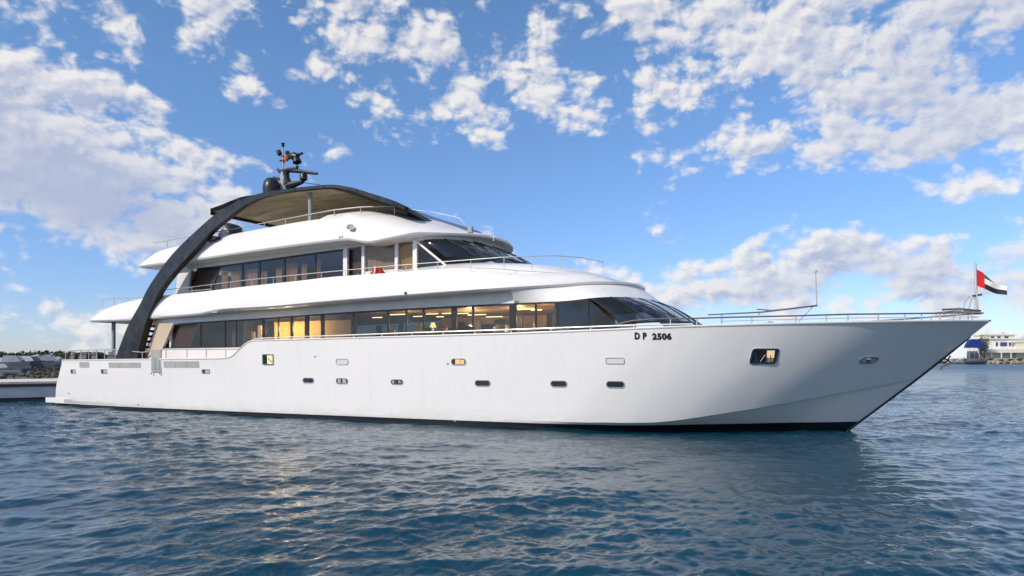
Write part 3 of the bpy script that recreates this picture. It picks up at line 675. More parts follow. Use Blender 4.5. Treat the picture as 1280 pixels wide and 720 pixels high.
# domed fairing of the flybridge front
mb = MB()
rr = [(3.72, 19.2, 19.6, 25.52, lambda s: zft(s) - .05), (3.5, 19.6, 19.9, 25.1, curve([(19, 9.22), (21, 9.24), (23, 9.0), (25.1, 8.62)])), (3.0, 20, 20.3, 24.5, curve([(19, 9.36), (21, 9.38), (23, 9.14), (24.5, 8.86)])),
      (2.2, 20.4, 20.6, 23.8, curve([(19, 9.5), (21.5, 9.5), (23.8, 9.12)])), (1.2, 20.8, 20.9, 23.0, curve([(19, 9.58), (21.5, 9.58), (23, 9.38)]))]
rows = [ring(a, b_, c, w_, z_, 8, 26, p=2.2) for w_, a, b_, c, z_ in rr]
mb.grid(rows); cap(mb, rows[-1]); mb.grid([[r[-1] for r in rows], [r[0] for r in rows]]); mb.build('flybridge_fairing', M_WHITE, yacht, angle=50)
mb = MB()
for sg in (-1, 1):
    y0, y1 = (-3.4, -3.3) if sg < 0 else (3.3, 3.4)
    strip(mb, S(224, TUp), S(431, TUp), 5.2, lambda s: bot_u(s) - .01, y0, y1)
    strip(mb, S(455, TUp), 26.0, 5.2, lambda s: bot_u(s) - .01, y0, y1)
    sf = MB(); strip(sf, S(226, TUp), 24.7, lambda s: top_u(s) + .01, lambda s: zfl(s) + .04, y0, y1); sf.build('soffit_fascia', M_SOFFIT, yacht)
    mb.prism([survey(220, 368, TUp), survey(234, 368, TUp), survey(239, 336, TUp), survey(223, 330, TUp)], y0 - .02, y1 + .02)
mb.box(S(226, TUp), S(226, TUp) + .1, -3.3, 3.3, 5.2, 7.3)
mb.build('upper_house_wall', M_WHITE, yacht, angle=20)
mb = MB(); mb.prism([survey(233.5, 358, 3.36), survey(239, 358, 3.36), survey(249, 337, 3.36), survey(240, 337, 3.36)], -3.38, -3.34); mb.build('window', G_UP, yacht)
mb = MB(); mb.prism([survey(238, 360, 3.25), survey(266, 358, 3.25), survey(277, 331, 3.25), survey(247, 334, 3.25)], -3.25, -3.2); mb.build('sliding_door', M_WOOD, yacht)
ux = [266, 303, 324.5, 355.5, 394, 431]
for i in range(5): pane(ux[i], ux[i + 1], TUp, bot_u, lambda s: top_u(s) - .05, m_=G_UP, xa1=275 if i == 0 else None)
for x in (303, 324.5, 355.5, 394):
    s = S(x, TUp); mb = MB(); strip(mb, s - .03, s + .03, bot_u, top_u, -3.40, -3.34, 1); mb.build('mullion', M_BLACK, yacht)
mb = MB(); strip(mb, S(247, TUp), S(431, TUp), lambda s: top_u(s) - .08, top_u, -3.405, -3.34, 16); mb.build('window_trim', M_BLACK, yacht)
pane(456.5, 493.5, TUp, bot_u, lambda s: top_u(s) - .03, m_=G_UP); pane(497.5, 516, TUp, bot_u, top_u, m_=G_UP)
for xa, xb, t in ((457, 493, 3.28), (498, 516, 3.28)):
    mb = MB(); sa, sb = S(xa, t), S(xb, t); n = 24
    rws = [[(sa + (sb - sa) * i / n, -t + .02 * math.sin(i * 1.9), (bot_u(sa) if k == 0 else top_u(sa) - .02)) for i in range(n + 1)] for k in (0, 1)]
    mb.grid(rws); mb.build('blind' if xa == 457 else 'curtain', M_BLIND if xa == 457 else M_GOLD, yacht, recalc=False)
# posts, door
for xa, xb, yb, yt in ((429, 434, 347, 309.5), (452, 455.5, 342, 306.5), (493.5, 497.2, 341, 303.5), (516, 521, 341, 300.5)):
    mb = MB(); sa, sb = S(xa, 3.43), S(xb, 3.43); zt_ = survey(xa, yt, 3.43)[1]; mb.box(sa, sb, -3.44, -3.3, 5.3, zt_); mb.build('door_post', M_WHITE, yacht)
mb = MB(); mb.box(S(435, 3.2), S(453, 3.2), -3.2, -3.15, 5.3, 7.62); d = mb.build('wheelhouse_door', M_WOOD, yacht)
mb = MB(); mb.tube([(S(448, 3.22), -3.26, 6.2), (S(448, 3.22), -3.26, 6.5)], .02, 6); mb.build('handle', M_STEEL, d)
# side triangle pane and raked corner frame
mb = MB(); mb.prism([survey(521.5, 336, TUp), survey(554, 332.5, TUp), survey(524, 305.5, TUp), survey(521.5, 304, TUp)], -3.38, -3.36); mb.build('window', G_UP, yacht)
mb = MB(); a, b = survey(522, 303, 3.42), survey(558, 332.5, 3.42); mb.tube([(a[0], -3.41, a[1]), (b[0], -3.41, b[1])], .05, 8); mb.build('corner_frame', M_WHITE, yacht)
u0, u1 = S(557, 3.4), S(523, 3.4)
zUB = lambda s: 6.92 + max(0, s - 26) * .03; zUT = lambda s: 7.74 + max(0, s - 24.5) * .05
def uring(f, off=0.0):
    s0 = u0 + (u1 - u0) * f; s1 = 28.0 + (26.3 - 28.0) * f
    r = ring(s0, s0 + .001, s1 + off, 3.38 + off - .05 * f, lambda s: 0, 1, 26, p=2.2)
    return [(s, t, (zUB(s) - (.0 if s > 25.5 else 0)) * (1 - f) + zUT(s) * f + .05 * math.sin(math.pi * f)) for s, t, z in r]
mb = MB(); mb.grid([uring(f) for f in np.linspace(0, 1, 6)]); uw = mb.build('wheelhouse_windscreen', G_WS, yacht)
A = [uring(f, .012) for f in np.linspace(0, 1, 6)]
for idx in (10, 16, 22, 27, 32, 38, 44):
    mb = MB(); mb.tube([r[idx] for r in A], .03, 6); mb.build('mullion', M_BLACK, uw)
mb = MB(); rws = [[(s, t, z + .0) for s, t, z in uring(1, .01)], [(s - .1, t * .98, z + .16) for s, t, z in uring(1, .03)], [(s - .6, t * .9, z + .30) for s, t, z in uring(1, 0)]]
mb.grid(rws); mb.build('windscreen_header', M_WHITE, yacht, recalc=False)
mb = MB(); wp = [uring(f, .05)[20] for f in np.linspace(.25, 1.08, 5)]; mb.tube(wp, .03, 6); mb.tube([wp[-1], (wp[-1][0] - .1, wp[-1][1], wp[-1][2] + .08)], .07, 8); mb.build('wiper', M_BLACK, uw)
# wheelhouse interior: floor, back wall, console, curtains
mb = MB(); mb.box(11, 27, -3.25, 3.25, 5.35, 5.42); mb.build('upper_floor', M_CARPET, yacht)
mb = MB(); mb.box(11, 21, -.6, -.5, 5.4, 7.4); mb.build('partition', M_WOOD, yacht)
mb = MB(); mb.box(22.2, 22.3, -3.1, 3.2, 5.4, 7.6); mb.build('partition', M_WOODW, yacht)
mb = MB(); mb.box(25.3, 26.2, -2.2, 2.2, 5.4, 6.9); mb.build('helm_console', M_BLACK, yacht)
def curtain(sa, sb, t, z0, z1, m_, name='curtain', nf=7):
    n = 40; mb = MB(); rws = [[(sa + (sb - sa) * i / n, -t + .035 * math.sin(i / n * nf * 2 * math.pi), z) for i in range(n + 1)] for z in (z0, z1)]
    mb.grid(rws); return mb.build(name, m_, yacht, recalc=False)
for xa, xb, h in ((277, 285, 7.05), (289, 301, 7.05), (307, 322, 7.08), (326, 334, 6.95), (345, 353, 7.05), (358, 372, 7.2), (377, 384, 7.15), (396, 401, 7.3)):
    curtain(S(xa, 3.2), S(xb, 3.2), 3.2, 5.45, h, M_CURT, nf=4 if xb - xa < 10 else 7)

# ---- arches
def arch(sg):
    outer = [(144, 449), (150, 432), (160, 407), (175, 380), (188, 355), (216, 317), (250, 284), (272.5, 265), (287.5, 256.6), (302.5, 248.5), (329, 240.8), (359, 236), (385, 233), (415, 230.7), (440, 234.5), (462, 241), (490, 250), (509, 258.5)]
    inner = [(171, 449), (174, 432), (181, 407), (191, 380), (204, 356), (234.5, 321), (264, 289), (287, 270), (299, 261), (312, 253), (333, 245), (362, 239.5), (387, 236.5), (415, 234.5), (440, 239), (462, 246.5), (488, 255.5), (504, 261.5)]
    tf = curve([(2.0, 4.42), (5.0, 4.50), (6.5, 4.50), (8, 4.35), (9.5, 4.12), (10.4, 4.02), (11, 4.0)])
    n = len(outer); O_, I_ = [], []
    for k in range(n):
        for L, dst in ((outer[k], O_), (inner[k], I_)):
            px, py = L
            if k <= 13: tt_ = 4.2
            for _ in range(10):
                if k <= 13: s, z = survey(px, py, tt_); tt_ = tf(z)
                else:
                    fr_ = [1, .99, .975, .955, .93][k - 13]; s, z = survey(px, py, 4.0 * fr_); tt_ = 4.0 * fr_
            dst.append((s, tt_, z))
    # refine smoothly
    def dens(L):
        out = []
        for i in range(len(L) - 1):
            p0, p1, p2, p3 = L[max(0, i - 1)], L[i], L[i + 1], L[min(len(L) - 1, i + 2)]
            for j in range(5):
                t = j / 5; out.append(tuple(.5 * ((2 * p1[a]) + (-p0[a] + p2[a]) * t + (2 * p0[a] - 5 * p1[a] + 4 * p2[a] - p3[a]) * t * t + (-p0[a] + 3 * p1[a] - 3 * p2[a] + p3[a]) * t ** 3) for a in range(3)))
        out.append(L[-1]); return out
    Od, Id = dens(O_), dens(I_)
    m = len(Od); rws = []
    for i in range(m):
        f = i / (m - 1); dep = .30 * (1 - f) ** 1.2 + .12
        (s0, t0, z0), (s1, t1, z1) = Od[i], Id[i]
        rws.append([(s0, sg * t0, z0), (s1, sg * t1, z1), (s1, sg * (t1 - dep), z1), (s0, sg * (t0 - dep), z0)])
    mb = MB()
    for a, mi in ((0, 0), (1, 1), (2, 1), (3, 0)):
        mb.grid([[r[a] for r in rws], [r[(a + 1) % 4] for r in rws]], mi=mi)
    for r in (rws[0], rws[-1]): mb.add(r, [(0, 1, 2, 3)], 0, False)
    a_ = mb.build('arch', [M_ARCH, M_ARCHIN], yacht, angle=40)
    return a_, Od
ar, AO = arch(-1); ar2, _ = arch(1)
# rubber pads where the arch meets the deck edges
for px, py, t in ((186, 368, 4.5), (258, 296, 4.15)):
    s, z = survey(px, py, t); mb = MB(); mb.prism([(s - .2, z - .18), (s + .35, z - .14), (s + .6, z + .0), (s + .1, z + .07)], -t + .1, -t + .4); mb.build('arch_bracket', M_BLACK, yacht)

# ---- hardtop
AE = [(s, t, z) for s, t, z in AO if z > 9.7 or s > 19]
s_edge = [p[0] for p in AE]; t_of = lin([(p[0], p[1] - .02) for p in sorted(AE)]); z_of = lin([(p[0], p[2]) for p in sorted(AE)])
hs0 = S(261.5, 4.0)
def ht_t(s):
    return 3.98 if s < 14.5 else t_of(s)
def ht_z(s):
    return curve([(hs0, survey(261.5, 261.5, 4.0)[1] + .03), (13.4, 10.22), (14.1, 10.36), (15, 10.47), (15.8, z_of(15.8))])(s) if s < 15.6 else z_of(s)
s_end = max(s_edge)
ss = list(np.linspace(hs0, s_end, 40)); K = 14
def surf_ht(d, inset=0.0):
    rws = []
    for s in ss:
        b = max(.2, ht_t(s) - inset); zc = ht_z(s); r = []
        for k in range(K + 1):
            t = -b + 2 * b * k / K; cam_ = (1 - (t / b) ** 2) * (.10 - .38 * min(1, max(0, (s - 20.5) / 3)))
            r.append((s + .0 + (0 if s > 19 else -0.1 * (1 - (t / b) ** 2) * (1 - (s - hs0) / 6) if s < hs0 + 6 else 0), t, zc + cam_ - d))
        rws.append(r)
    return rws
mb = MB(); Tp, Bt = surf_ht(0.0, .02), surf_ht(.17, .10)
mb.grid(Tp, mi=0); mb.grid(Bt, mi=1)
mb.grid([[r[0] for r in Tp], [r[0] for r in Bt]], mi=0, smooth=False); mb.grid([[r[-1] for r in Tp], [r[-1] for r in Bt]], mi=0, smooth=False)
mb.grid([Tp[0], Bt[0]], mi=0, smooth=False); mb.grid([Tp[-1], Bt[-1]], mi=0, smooth=False)
ht = mb.build('hardtop', [M_ARCH, M_HARD], yacht, angle=45)
mb = MB()
for k in (4, 10): mb.tube([r[k] for r in surf_ht(.175, .10)[2:-1]], .02, 6)
mb.build('hardtop_batten', M_HARD, ht)
mb = MB(); Ta, Tb = surf_ht(.0, .05)[0], surf_ht(.30, .05)[0]; Tc = [(x + .12, y, z) for x, y, z in Tb]; Td = [(x + .12, y, z) for x, y, z in Ta]
mb.grid([Ta, Tb, Tc, Td], closed_v=True, smooth=False); mb.build('aft_beam', M_ARCH, ht)
# dark front fascia panels
mb = MB(); Bf = surf_ht(.185, .10)[26:]; mb.grid([[r[j] for j in range(K + 1)] for r in Bf]); mb.build('front_fascia', M_ARCHIN, ht, recalc=False)
for px, t in ((388, 3.5), (388, -3.2)):
    s = S(388, 3.5); mb = MB(); mb.tube([(s, -t, 8.4), (s, -t, ht_z(s) - .1)], .10, 12); mb.build('support_pole', M_GREY, yacht)

# ---- radar mast and domes on the hardtop
mz = ht_z(15) + .1
def up(px, py, t=0.0): s, z = survey(px, py, t); return (s, -t, z)
mb = MB(); c = up(339.5, 237, 1.0); r = .46
mb.lathe([(0.0, -.4), (r * .92, -.4), (r, 0), (r * .98, .18), (r * .82, .42), (r * .5, .58), (0.001, .64)], c, 20); mb.build('satellite_dome', M_BLACK, yacht)
mast = MB(); b0 = up(356, 238, .5); b1 = up(355, 215, .5)
mast.tube([b0, up(356, 226, .5), b1], [.30, .24, .17], 10); mm = mast.build('radar_mast', M_GREY, yacht)
def mt_tube(name, pts, r, m_=M_BLACK, n=8): mb = MB(); mb.tube([up(*p, .5) for p in pts], r, n); return mb.build(name, m_, mm)
mt_tube('spreader', [(346.5, 211.5), (350, 214.5), (360, 213), (371, 211), (372, 207)], [.06, .1, .14, .1, .07])
mt_tube('spreader', [(342, 221.5), (347, 223), (357, 226)], [.05, .08, .12])
mt_tube('spreader', [(360, 233), (369, 230), (378, 227.5), (381, 223.5)], [.24, .17, .10, .07])
mt_tube('radar_scanner', [(357, 213.3), (372, 213.8), (396.5, 217)], [.09, .11, .07])
mt_tube('radar_drum', [(379.5, 216), (379.5, 219), (379.5, 224.5), (379.5, 226)], [.12, .20, .20, .1], n=14)
mt_tube('turret', [(359.5, 231), (358, 222), (357, 214)], [.26, .17, .2], M_BLACK, 10)
mt_tube('aerial', [(353.8, 213), (353.8, 181)], .035, M_BLINDW, 6)
mt_tube('aerial_head', [(353.8, 183.5), (353.8, 182.5), (353.8, 181), (353.8, 179.5), (353.8, 178.5)], [.06, .1, .05, .11, .05], n=8)
mt_tube('spotlight', [(348, 189), (350, 193)], .13, n=10); mt_tube('spotlight', [(358, 190.5), (360.5, 191)], .10, n=10)
mt_tube('pennant_bracket', [(352, 194.5), (354, 195.5)], .06)
mt_tube('searchlight', [(361, 195), (368, 195.5), (372, 196)], [.12, .22, .16], n=12)
mt_tube('upper_radar', [(364, 195.5), (371, 194), (378, 191.5)], [.07, .08, .07])
mt_tube('camera_housing', [(370, 196), (371.5, 203), (372, 205)], [.15, .24, .10], n=12)
mt_tube('arm', [(350, 200.5), (356, 201.5), (362, 198)], .05)
mb = MB(); a = up(354.5, 194.5, .52); b = up(359.5, 203, .52)
n = 8; rws = [[(a[0] + (b[0] - a[0]) * i / n, a[1] + .05 * math.sin(i), a[2] + (b[2] - a[2]) * k - .06 * math.sin(i * .7)) for i in range(n + 1)] for k in (0, .5, 1)]
mb.grid(rws); pen = mb.build('orange_pennant', mat('orange_cloth', (.75, .16, .04), .7), mm, recalc=False)
mt_tube('cable', [(375, 227.5), (400, 231)], .02)

# ---- rails
def rail(pix, tf, r=.022, posts=(), h=None, base=None, m_=M_RAILW, name='handrail', mirror=True, mid=False, sm=6):
    pts = [onto(px, py, tf) for px, py in pix]
    zc_ = lin([(p[0], p[2]) for p in pts]); tc_ = lin([(p[0], p[1]) for p in pts])
    out = []
    for sg in ((-1, 1) if mirror else (-1,)):
        mb = MB(); n = max(6, int((pts[-1][0] - pts[0][0]) / .7)); L = [pts[0][0] + (pts[-1][0] - pts[0][0]) * i / n for i in range(n + 1)]
        L = sorted(set(L + [p[0] for p in pts])); mb.tube([(s, sg * tc_(s), zc_(s)) for s in L], r, 8)
        if mid: mb.tube([(s, sg * tc_(s), zc_(s) - mid) for s in L], r * .7, 6)
        ro = mb.build(name, m_, yacht, weld=False)
        for px in posts:
            s = onto(px, 400, tf)[0]; z1 = zc_(s); z0 = base(s) if base else z1 - h
            pm = MB(); pm.tube([(s, sg * tc_(s), z0), (s, sg * tc_(s), z1)], r * .85, 6); pm.build('stanchion', M_RAILW, ro, weld=False)
        out.append(ro)
    return out
tH = lambda s, z=None: hull_t(s, zsheer(s)) - .10
rail([(190, 438.5), (205, 436.8), (297, 436.3), (303, 433.5), (312, 427.5), (319, 423.2), (370, 421), (420, 419.5), (520, 415.8), (640, 412), (700, 409.8), (790, 406.6), (866, 405)], tH, .028, (207.5, 233.5, 257.5, 282, 321, 345, 366, 399, 442, 477.5, 515, 554, 593.5, 639, 688.5, 738.5, 792.5, 866), base=lambda s: zsheer(s) - .02)
rail([(80, 441), (88, 438.5), (100, 437.5), (144, 437), (178, 440.5), (190, 438.5)], tH, .024, (82, 90, 101, 111, 121, 131, 144, 178), base=lambda s: zsheer(s))
# stern grab frame, mesh windbreak
for xa, xb in ((84, 92), (95, 107), (111, 120), (131, 142)):
    sa, za = survey(xa, 449, 4.0); sb, zb_ = survey(xb, 439.5, 4.0); mb = MB(); mb.prism([(sa, za), (survey(xb - 2, 449, 4.0)[0], za), (sb, zb_), (survey(xa + 3, 439.5, 4.0)[0], zb_)], -3.9, -3.88); mb.build('windbreak', mat('mesh_fabric', (.16, .16, .165), .8, var=.5, vscale=9), yacht)
# fore rails
tB = lambda s, z=None: max(.15, hull_t(s, zsheer(s)) - .25)
rail([(775, 404.5), (790, 401), (815, 399), (838, 398.4), (870, 397.8), (915, 396.5), (1000, 394.6), (1060, 392.8), (1150, 391.8), (1200, 391), (1229, 391.3)], tB, .026, (838, 871, 902, 939.5, 995, 1033, 1060, 1098, 1131, 1152, 1175, 1200, 1215), base=lambda s: zsheer(s), m_=M_DARKRAIL)
rail([(995, 399), (1060, 397.6), (1150, 396.5), (1225, 396)], tB, .012, ())
rail([(902, 401.5), (995, 399)], tB, .012, ())
rail([(1178, 387), (1200, 386), (1226, 388.5)], lambda s, z=None: max(.1, tB(s) - .1), .03, (1180, 1203), h=.17, m_=M_DARKRAIL)
# folded passerelle beam and its mast on the fore deck
mb = MB(); a = up(885, 393.5, 1.5); b = up(952, 390.2, 1.2); c = up(1022, 381.8, 1.0); mb.tube([a, b, c], [.022, .028, .034], 8); bm_ = mb.build('deck_crane', M_DARKRAIL, yacht)
mb = MB(); mb.tube([up(946, 386.6, .8), up(965, 388, .9), up(1015, 383, 1.0)], .022, 6); mb.build('crane_jib', M_DARKRAIL, bm_)
mb = MB(); mb.tube([up(1016, 383.5, 1.0), up(998, 402, 1.0)], .022, 6); mb.tube([up(902, 393, 1.4), up(902, 404, 1.4)], .03, 6); mb.tube([up(949, 391, 1.2), up(949, 394, 1.2)], .03, 6); mb.build('strut', M_RAILW, bm_)
mb = MB(); mb.tube([up(1021, 382, 1.0), up(1019.5, 340, 1.0)], [.022, .016], 6); mb.tube([up(1019.5, 340.5, 1.0), up(1019.5, 338, 1.0)], .045, 8); mb.build('fore_light_mast', M_BLINDW, yacht)
# upper deck rail
tR = lambda s, z=None: tU(4.35, 27.5, 32.6)(s)
rail([(200, 363), (240, 358.8), (300, 351), (372, 343.5), (440, 337), (500, 331.5), (545, 328), (590, 324.5), (630, 321.5), (665, 320.5), (693, 319.5), (728, 322), (756, 328.5)], tR, .017,
     (240, 264, 288, 314.5, 341.5, 369.5, 402, 432, 462, 507, 547, 588.5, 630, 665, 700, 733, 756), base=lambda s: max(zbt(s) - .03, min(6.35, zbt(s) + .1) if s > 28.5 else 0), mirror=False)
rail([(236, 364), (264, 361.3)], tR, .018, ())
tR2 = lambda s, z=None: tU(4.2, 27.5, 32.6)(s)
rail([(128, 374), (143, 373), (180, 371)], tR2, .018, (128, 143, 160), h=.5)
# flybridge rail
tFr = lambda s, z=None: tF(3.62, 19.5, 25.3)(s)
rail([(192, 303.5), (230, 297), (283, 287.8), (357, 273.8), (418, 262.4), (451, 258.9), (482, 257.9), (505, 258.5)], tFr, .024, (209, 283, 303, 330, 357, 388, 418, 451, 493), base=lambda s: zft(s) - .03, mirror=False)
rail([(512, 261.5), (540, 265), (562, 269.5), (574, 272.5), (582, 281)], lambda s, z=None: 2.2, .012, (562,), h=.12, mirror=False)
# fittings on flybridge front
for px, py, t in ((594, 289, 3.0), (620, 297, 2.4)):
    pass
mb = MB(); c = onto(441, 285, lambda s, z=None: 4.1); mb.tube([(c[0], -c[1] + .1, c[2]), (c[0] - .05, -c[1] - .14, c[2] + .02)], .05, 8); mb.tube([(c[0] - .12, -c[1] - .12, c[2] + .02), (c[0] + .12, -c[1] - .2, c[2])], .12, 12); mb.build('floodlight', M_STEEL, yacht)
mb = MB(); c = onto(588, 287.5, lambda s, z=None: 2.9); mb.box(c[0] - .10, c[0] + .10, -c[1] - .08, -c[1] + .08, c[2] - .12, c[2] + .14); mb.build('horn', M_GREY, yacht)
mb = MB(); c = onto(617, 297, lambda s, z=None: 1.8); mb.tube([(c[0], -c[1], c[2] - .15), (c[0], -c[1], c[2] + .18)], .02, 6); mb.tube([(c[0] - .05, -c[1], c[2] + .02), (c[0] + .12, -c[1], c[2] + .02)], .04, 6); mb.build('horn', M_RAILW, yacht)
mb = MB(); c = onto(510, 264, lambda s, z=None: 2.4); mb.tube([(c[0], -c[1], c[2] - .2), (c[0], -c[1], c[2] + .05)], .05, 8); mb.build('horn', M_BLACK, yacht)
for px, py in ((507.5, 366.5),):
    c = onto(px, py, lambda s, z=None: 4.78); mb = MB(); mb.tube([(c[0], -c[1] + .05, c[2]), (c[0], -c[1] - .05, c[2])], .06, 8); mb.build('side_lamp', M_BLACK, yacht)
for px, py in ((426, 297), (429, 296)):
    c = onto(px, py, lambda s, z=None: 4.18); mb = MB(); mb.tube([(c[0], -c[1] + .05, c[2]), (c[0], -c[1] - .08, c[2])], .05, 8); mb.build('side_lamp', M_GREY, yacht)
for px, py in ((269, 390.4), (297, 387.6)):
    c = onto(px, py, lambda s, z=None: 4.62); mb = MB(); zz = zlip(c[0]) - .02
    mb.add([(c[0] + .28 * math.cos(a), -c[1] + .10 * math.sin(a), zz - .03) for a in np.linspace(0, 2 * math.pi, 16, endpoint=False)], [tuple(range(16))], 0, False); mb.tube([(c[0] - .2, -c[1], zz - .02), (c[0] + .2, -c[1], zz - .02)], .05, 8); mb.build('soffit_lamp', M_GREY, yacht, recalc=False)
# aft deck: support pole, stair, seat
s, z = survey(142, 446, 3.6); mb = MB(); mb.tube([(s, -3.6, 1.7), (s, -3.6, zlip(s) + .05)], .10, 12); mb.build('support_pole', M_GREY, yacht)
mb = MB(); mb.tube([(s, 3.6, 1.7), (s, 3.6, zlip(s) + .05)], .10, 12); mb.build('support_pole', M_GREY, yacht)
for k, (px, py) in enumerate(((195, 408), (191.5, 414), (188.5, 420.5), (186, 427), (183.5, 434))):
    s, z = survey(px, py, 3.0); mb = MB(); mb.box(s - .28, s + .22, -3.3, -2.5, z - .06, z + .06); mb.build('stair_tread', M_BLACK, yacht)
mb = MB(); a, b = survey(198, 402, 2.45), survey(181, 442, 2.45); mb.tube([(a[0], -2.45, a[1]), (b[0], -2.45, b[1])], .05, 8); mb.build('stair_stringer', M_CREAM, yacht)
mb = MB(); sa = S(171, 3.4); sb = S(192, 3.4); mb.box(sa, sb, -3.5, -2.4, 1.8, 3.0); mb.build('bench_locker', M_CREAM, yacht)
# bow: pulpit, staff, anchor
mb = MB(); st0 = survey(1219, 386, 0)
staff = [up(1220.5, 387, 0), up(1219.3, 330, 0)]
mb.tube(staff, [.05, .035], 8); mb.tube([up(1219.3, 331, 0), up(1219.3, 327, 0)], [.02, .015], 6); fs = mb.build('flagstaff', M_RAILW, yacht)
mb = MB(); mb.tube([up(1216, 369.8, .1), up(1227, 368.2, -.1)], .035, 8); mb.build('spreader', M_DARKRAIL, fs)
mb = MB()
for a, b, c in (((1204, 386), (1206, 377), (1212, 370.5)), ((1211, 386), (1214, 375), (1218, 370)), ((1223, 386), (1222, 375), (1220, 362))):
    mb.tube([up(*a, .25), up(*b, .2), up(*c, .05)], .022, 6)
mb.build('stay', M_RAILW, fs)
mb = MB(); a = (stem(1.72) - .12, 0, 1.78)
A1 = up(1173, 449.5, 0); A2 = up(1186, 449, 0); 
mb.tube([up(1177, 448, 0), up(1185, 449.5, 0), up(1189, 454.5, 0)], [.03, .028, .02], 8)
mb.tube([up(1185, 449.5, 0), up(1188, 444.5, 0)], .025, 8); mb.tube([up(1174, 452, .15), up(1182, 453.5, .15), up(1186, 448, .1)], .028, 8)
mb.tube([up(1186, 449, .25), up(1186, 449, -.25)], .03, 8)
mb.build('anchor', M_BLACK, yacht)
mb = MB(); mb.tube([up(1177, 458.5, 0), up(1190, 453.5, 0), up(1206, 447.5, 0)], [.02, .028, .04], 8); mb.tube([up(1177, 458.5, 0), up(1176.3, 463, 0)], .022, 6); mb.build('mooring_spar', M_GREY, yacht)

# fore deck odds: winch, bollards
for px, t, k in ((960, 2.0, 1), (918, 2.6, 0), (886, 3.0, 0), (1068, 1.6, 0), (1076, 1.5, 0), (1124, 1.2, 0)):
    s = S(px, t); z = zsheer(s); mb = MB()
    if k: mb.box(s - .35, s + .3, -t - .3, -t + .3, z - .4, z + .12); mb.tube([(s + .1, -t - .4, z + .06), (s + .1, -t + .4, z + .06)], .12, 12); mb.build('windlass', M_TAUPE, yacht)
    else: mb.tube([(s, -t, z - .3), (s, -t, z + .06), (s, -t, z + .10)], [.08, .08, .12], 10); mb.build('bollard', M_STEEL, yacht)

# ------------------------------------------------------------------ loose things aboard (not part of the yacht)
RY = Matrix.Translation((YO[0], YO[1], 0)) @ Matrix.Rotation(-HEAD, 4, 'Z')
def aboard(s, t, z): v = RY @ Vector((s, -t, z)); return (v.x, v.y, v.z)
# flag: red hoist bar, green, white, black stripes, flying to the right and sagging
fl = root('flag', aboard(staff[0][0], 0, 5.0), 'red, green, white and black flag flying from the bow staff', 'flag', rz=-HEAD)
fl.location = aboard(survey(1219.6, 352, 0)[0], 0, survey(1219.6, 352, 0)[1])
hz = (352 - 337) * 0  # hoist height from survey
zt_, zb_ = survey(1219.6, 336, 0)[1] - fl.location.z, survey(1219.6, 356.6, 0)[1] - fl.location.z
H_ = zt_ - zb_; Lf = H_ * 2.0
def flag_pt(a, b):     # a along fly 0..1, b down 0..1; the green top folds back over the white as it flies
    f = min(1, max(0, (a - .2) / .45)); bb = b if b > .333 else .333 - (.333 - b) * (1 - .86 * f)
    x = Lf * a * .80; sag = -.92 * H_ * a - .05 * H_ * math.sin(a * 3.2)
    y = .10 * H_ * math.sin(a * 9 + b * 2.0) * a + .15 * a + (.16 * (.333 - b) / .333 * f if b < .333 else 0)
    return (x, y, zt_ - H_ * (bb * (1 - .16 * a) ) + sag + .05 * H_ * math.sin(a * 8) * a + .06 * H_ * a)
def flagpart(name, a0, a1, b0, b1, m_):
    mb = MB(); rws = [[flag_pt(a0 + (a1 - a0) * i / 16, b0 + (b1 - b0) * j / 6) for i in range(17)] for j in range(7)]; mb.grid(rws)
    return mb.build(name, m_, fl, recalc=False, weld=False)
flagpart('hoist_bar', 0, .29, 0, 1, mat('flag_red', (.68, .012, .015), .75))
flagpart('green_stripe', .29, 1, 0, .333, mat('flag_green', (.01, .13, .05), .75))
flagpart('white_stripe', .29, 1, .333, .667, mat('flag_white', (.78, .77, .75), .75))
flagpart('black_stripe', .29, 1, .667, 1, mat('flag_black', (.015, .015, .02), .75))
# red bundled cover on the upper deck
s, z = survey(472, 344.5, 3.75)
z += .15
rb = root('folded_cover', aboard(s, 3.75, 6.05), 'red and white bundled cloth behind the upper deck rail', 'cover', rz=-HEAD)
mb = MB(); c0 = S(464.5, 3.75) - s; c1 = S(480, 3.75) - s; zz = z - 6.05
prof = [(c0, 0), (c0 * .75, zz + .05), (c0 * .3, zz + .20), (0, zz + .27), (c1 * .35, zz + .2), (c1 * .8, zz + .02), (c1, 0)]
rws = []
for k in range(9):
    y = -.3 + .6 * k / 8; sc = math.sqrt(max(0, 1 - (y / .32) ** 2)); rws.append([(a * (.6 + .4 * sc) + .03 * math.sin(k * 2 + a * 9), y, b * sc + .02 * math.sin(a * 25 + k)) for a, b in prof])
mb.grid(rws); mb.build('cloth', M_RED, rb)
mb = MB(); mb.tube([(c1 * .05, -.30, zz * .4), (c1 * .3, -.31, zz + .05), (c1 * .1, -.25, zz + .22)], .03, 6); mb.build('strap', mat('white_strap', (.8, .78, .75), .7), rb)
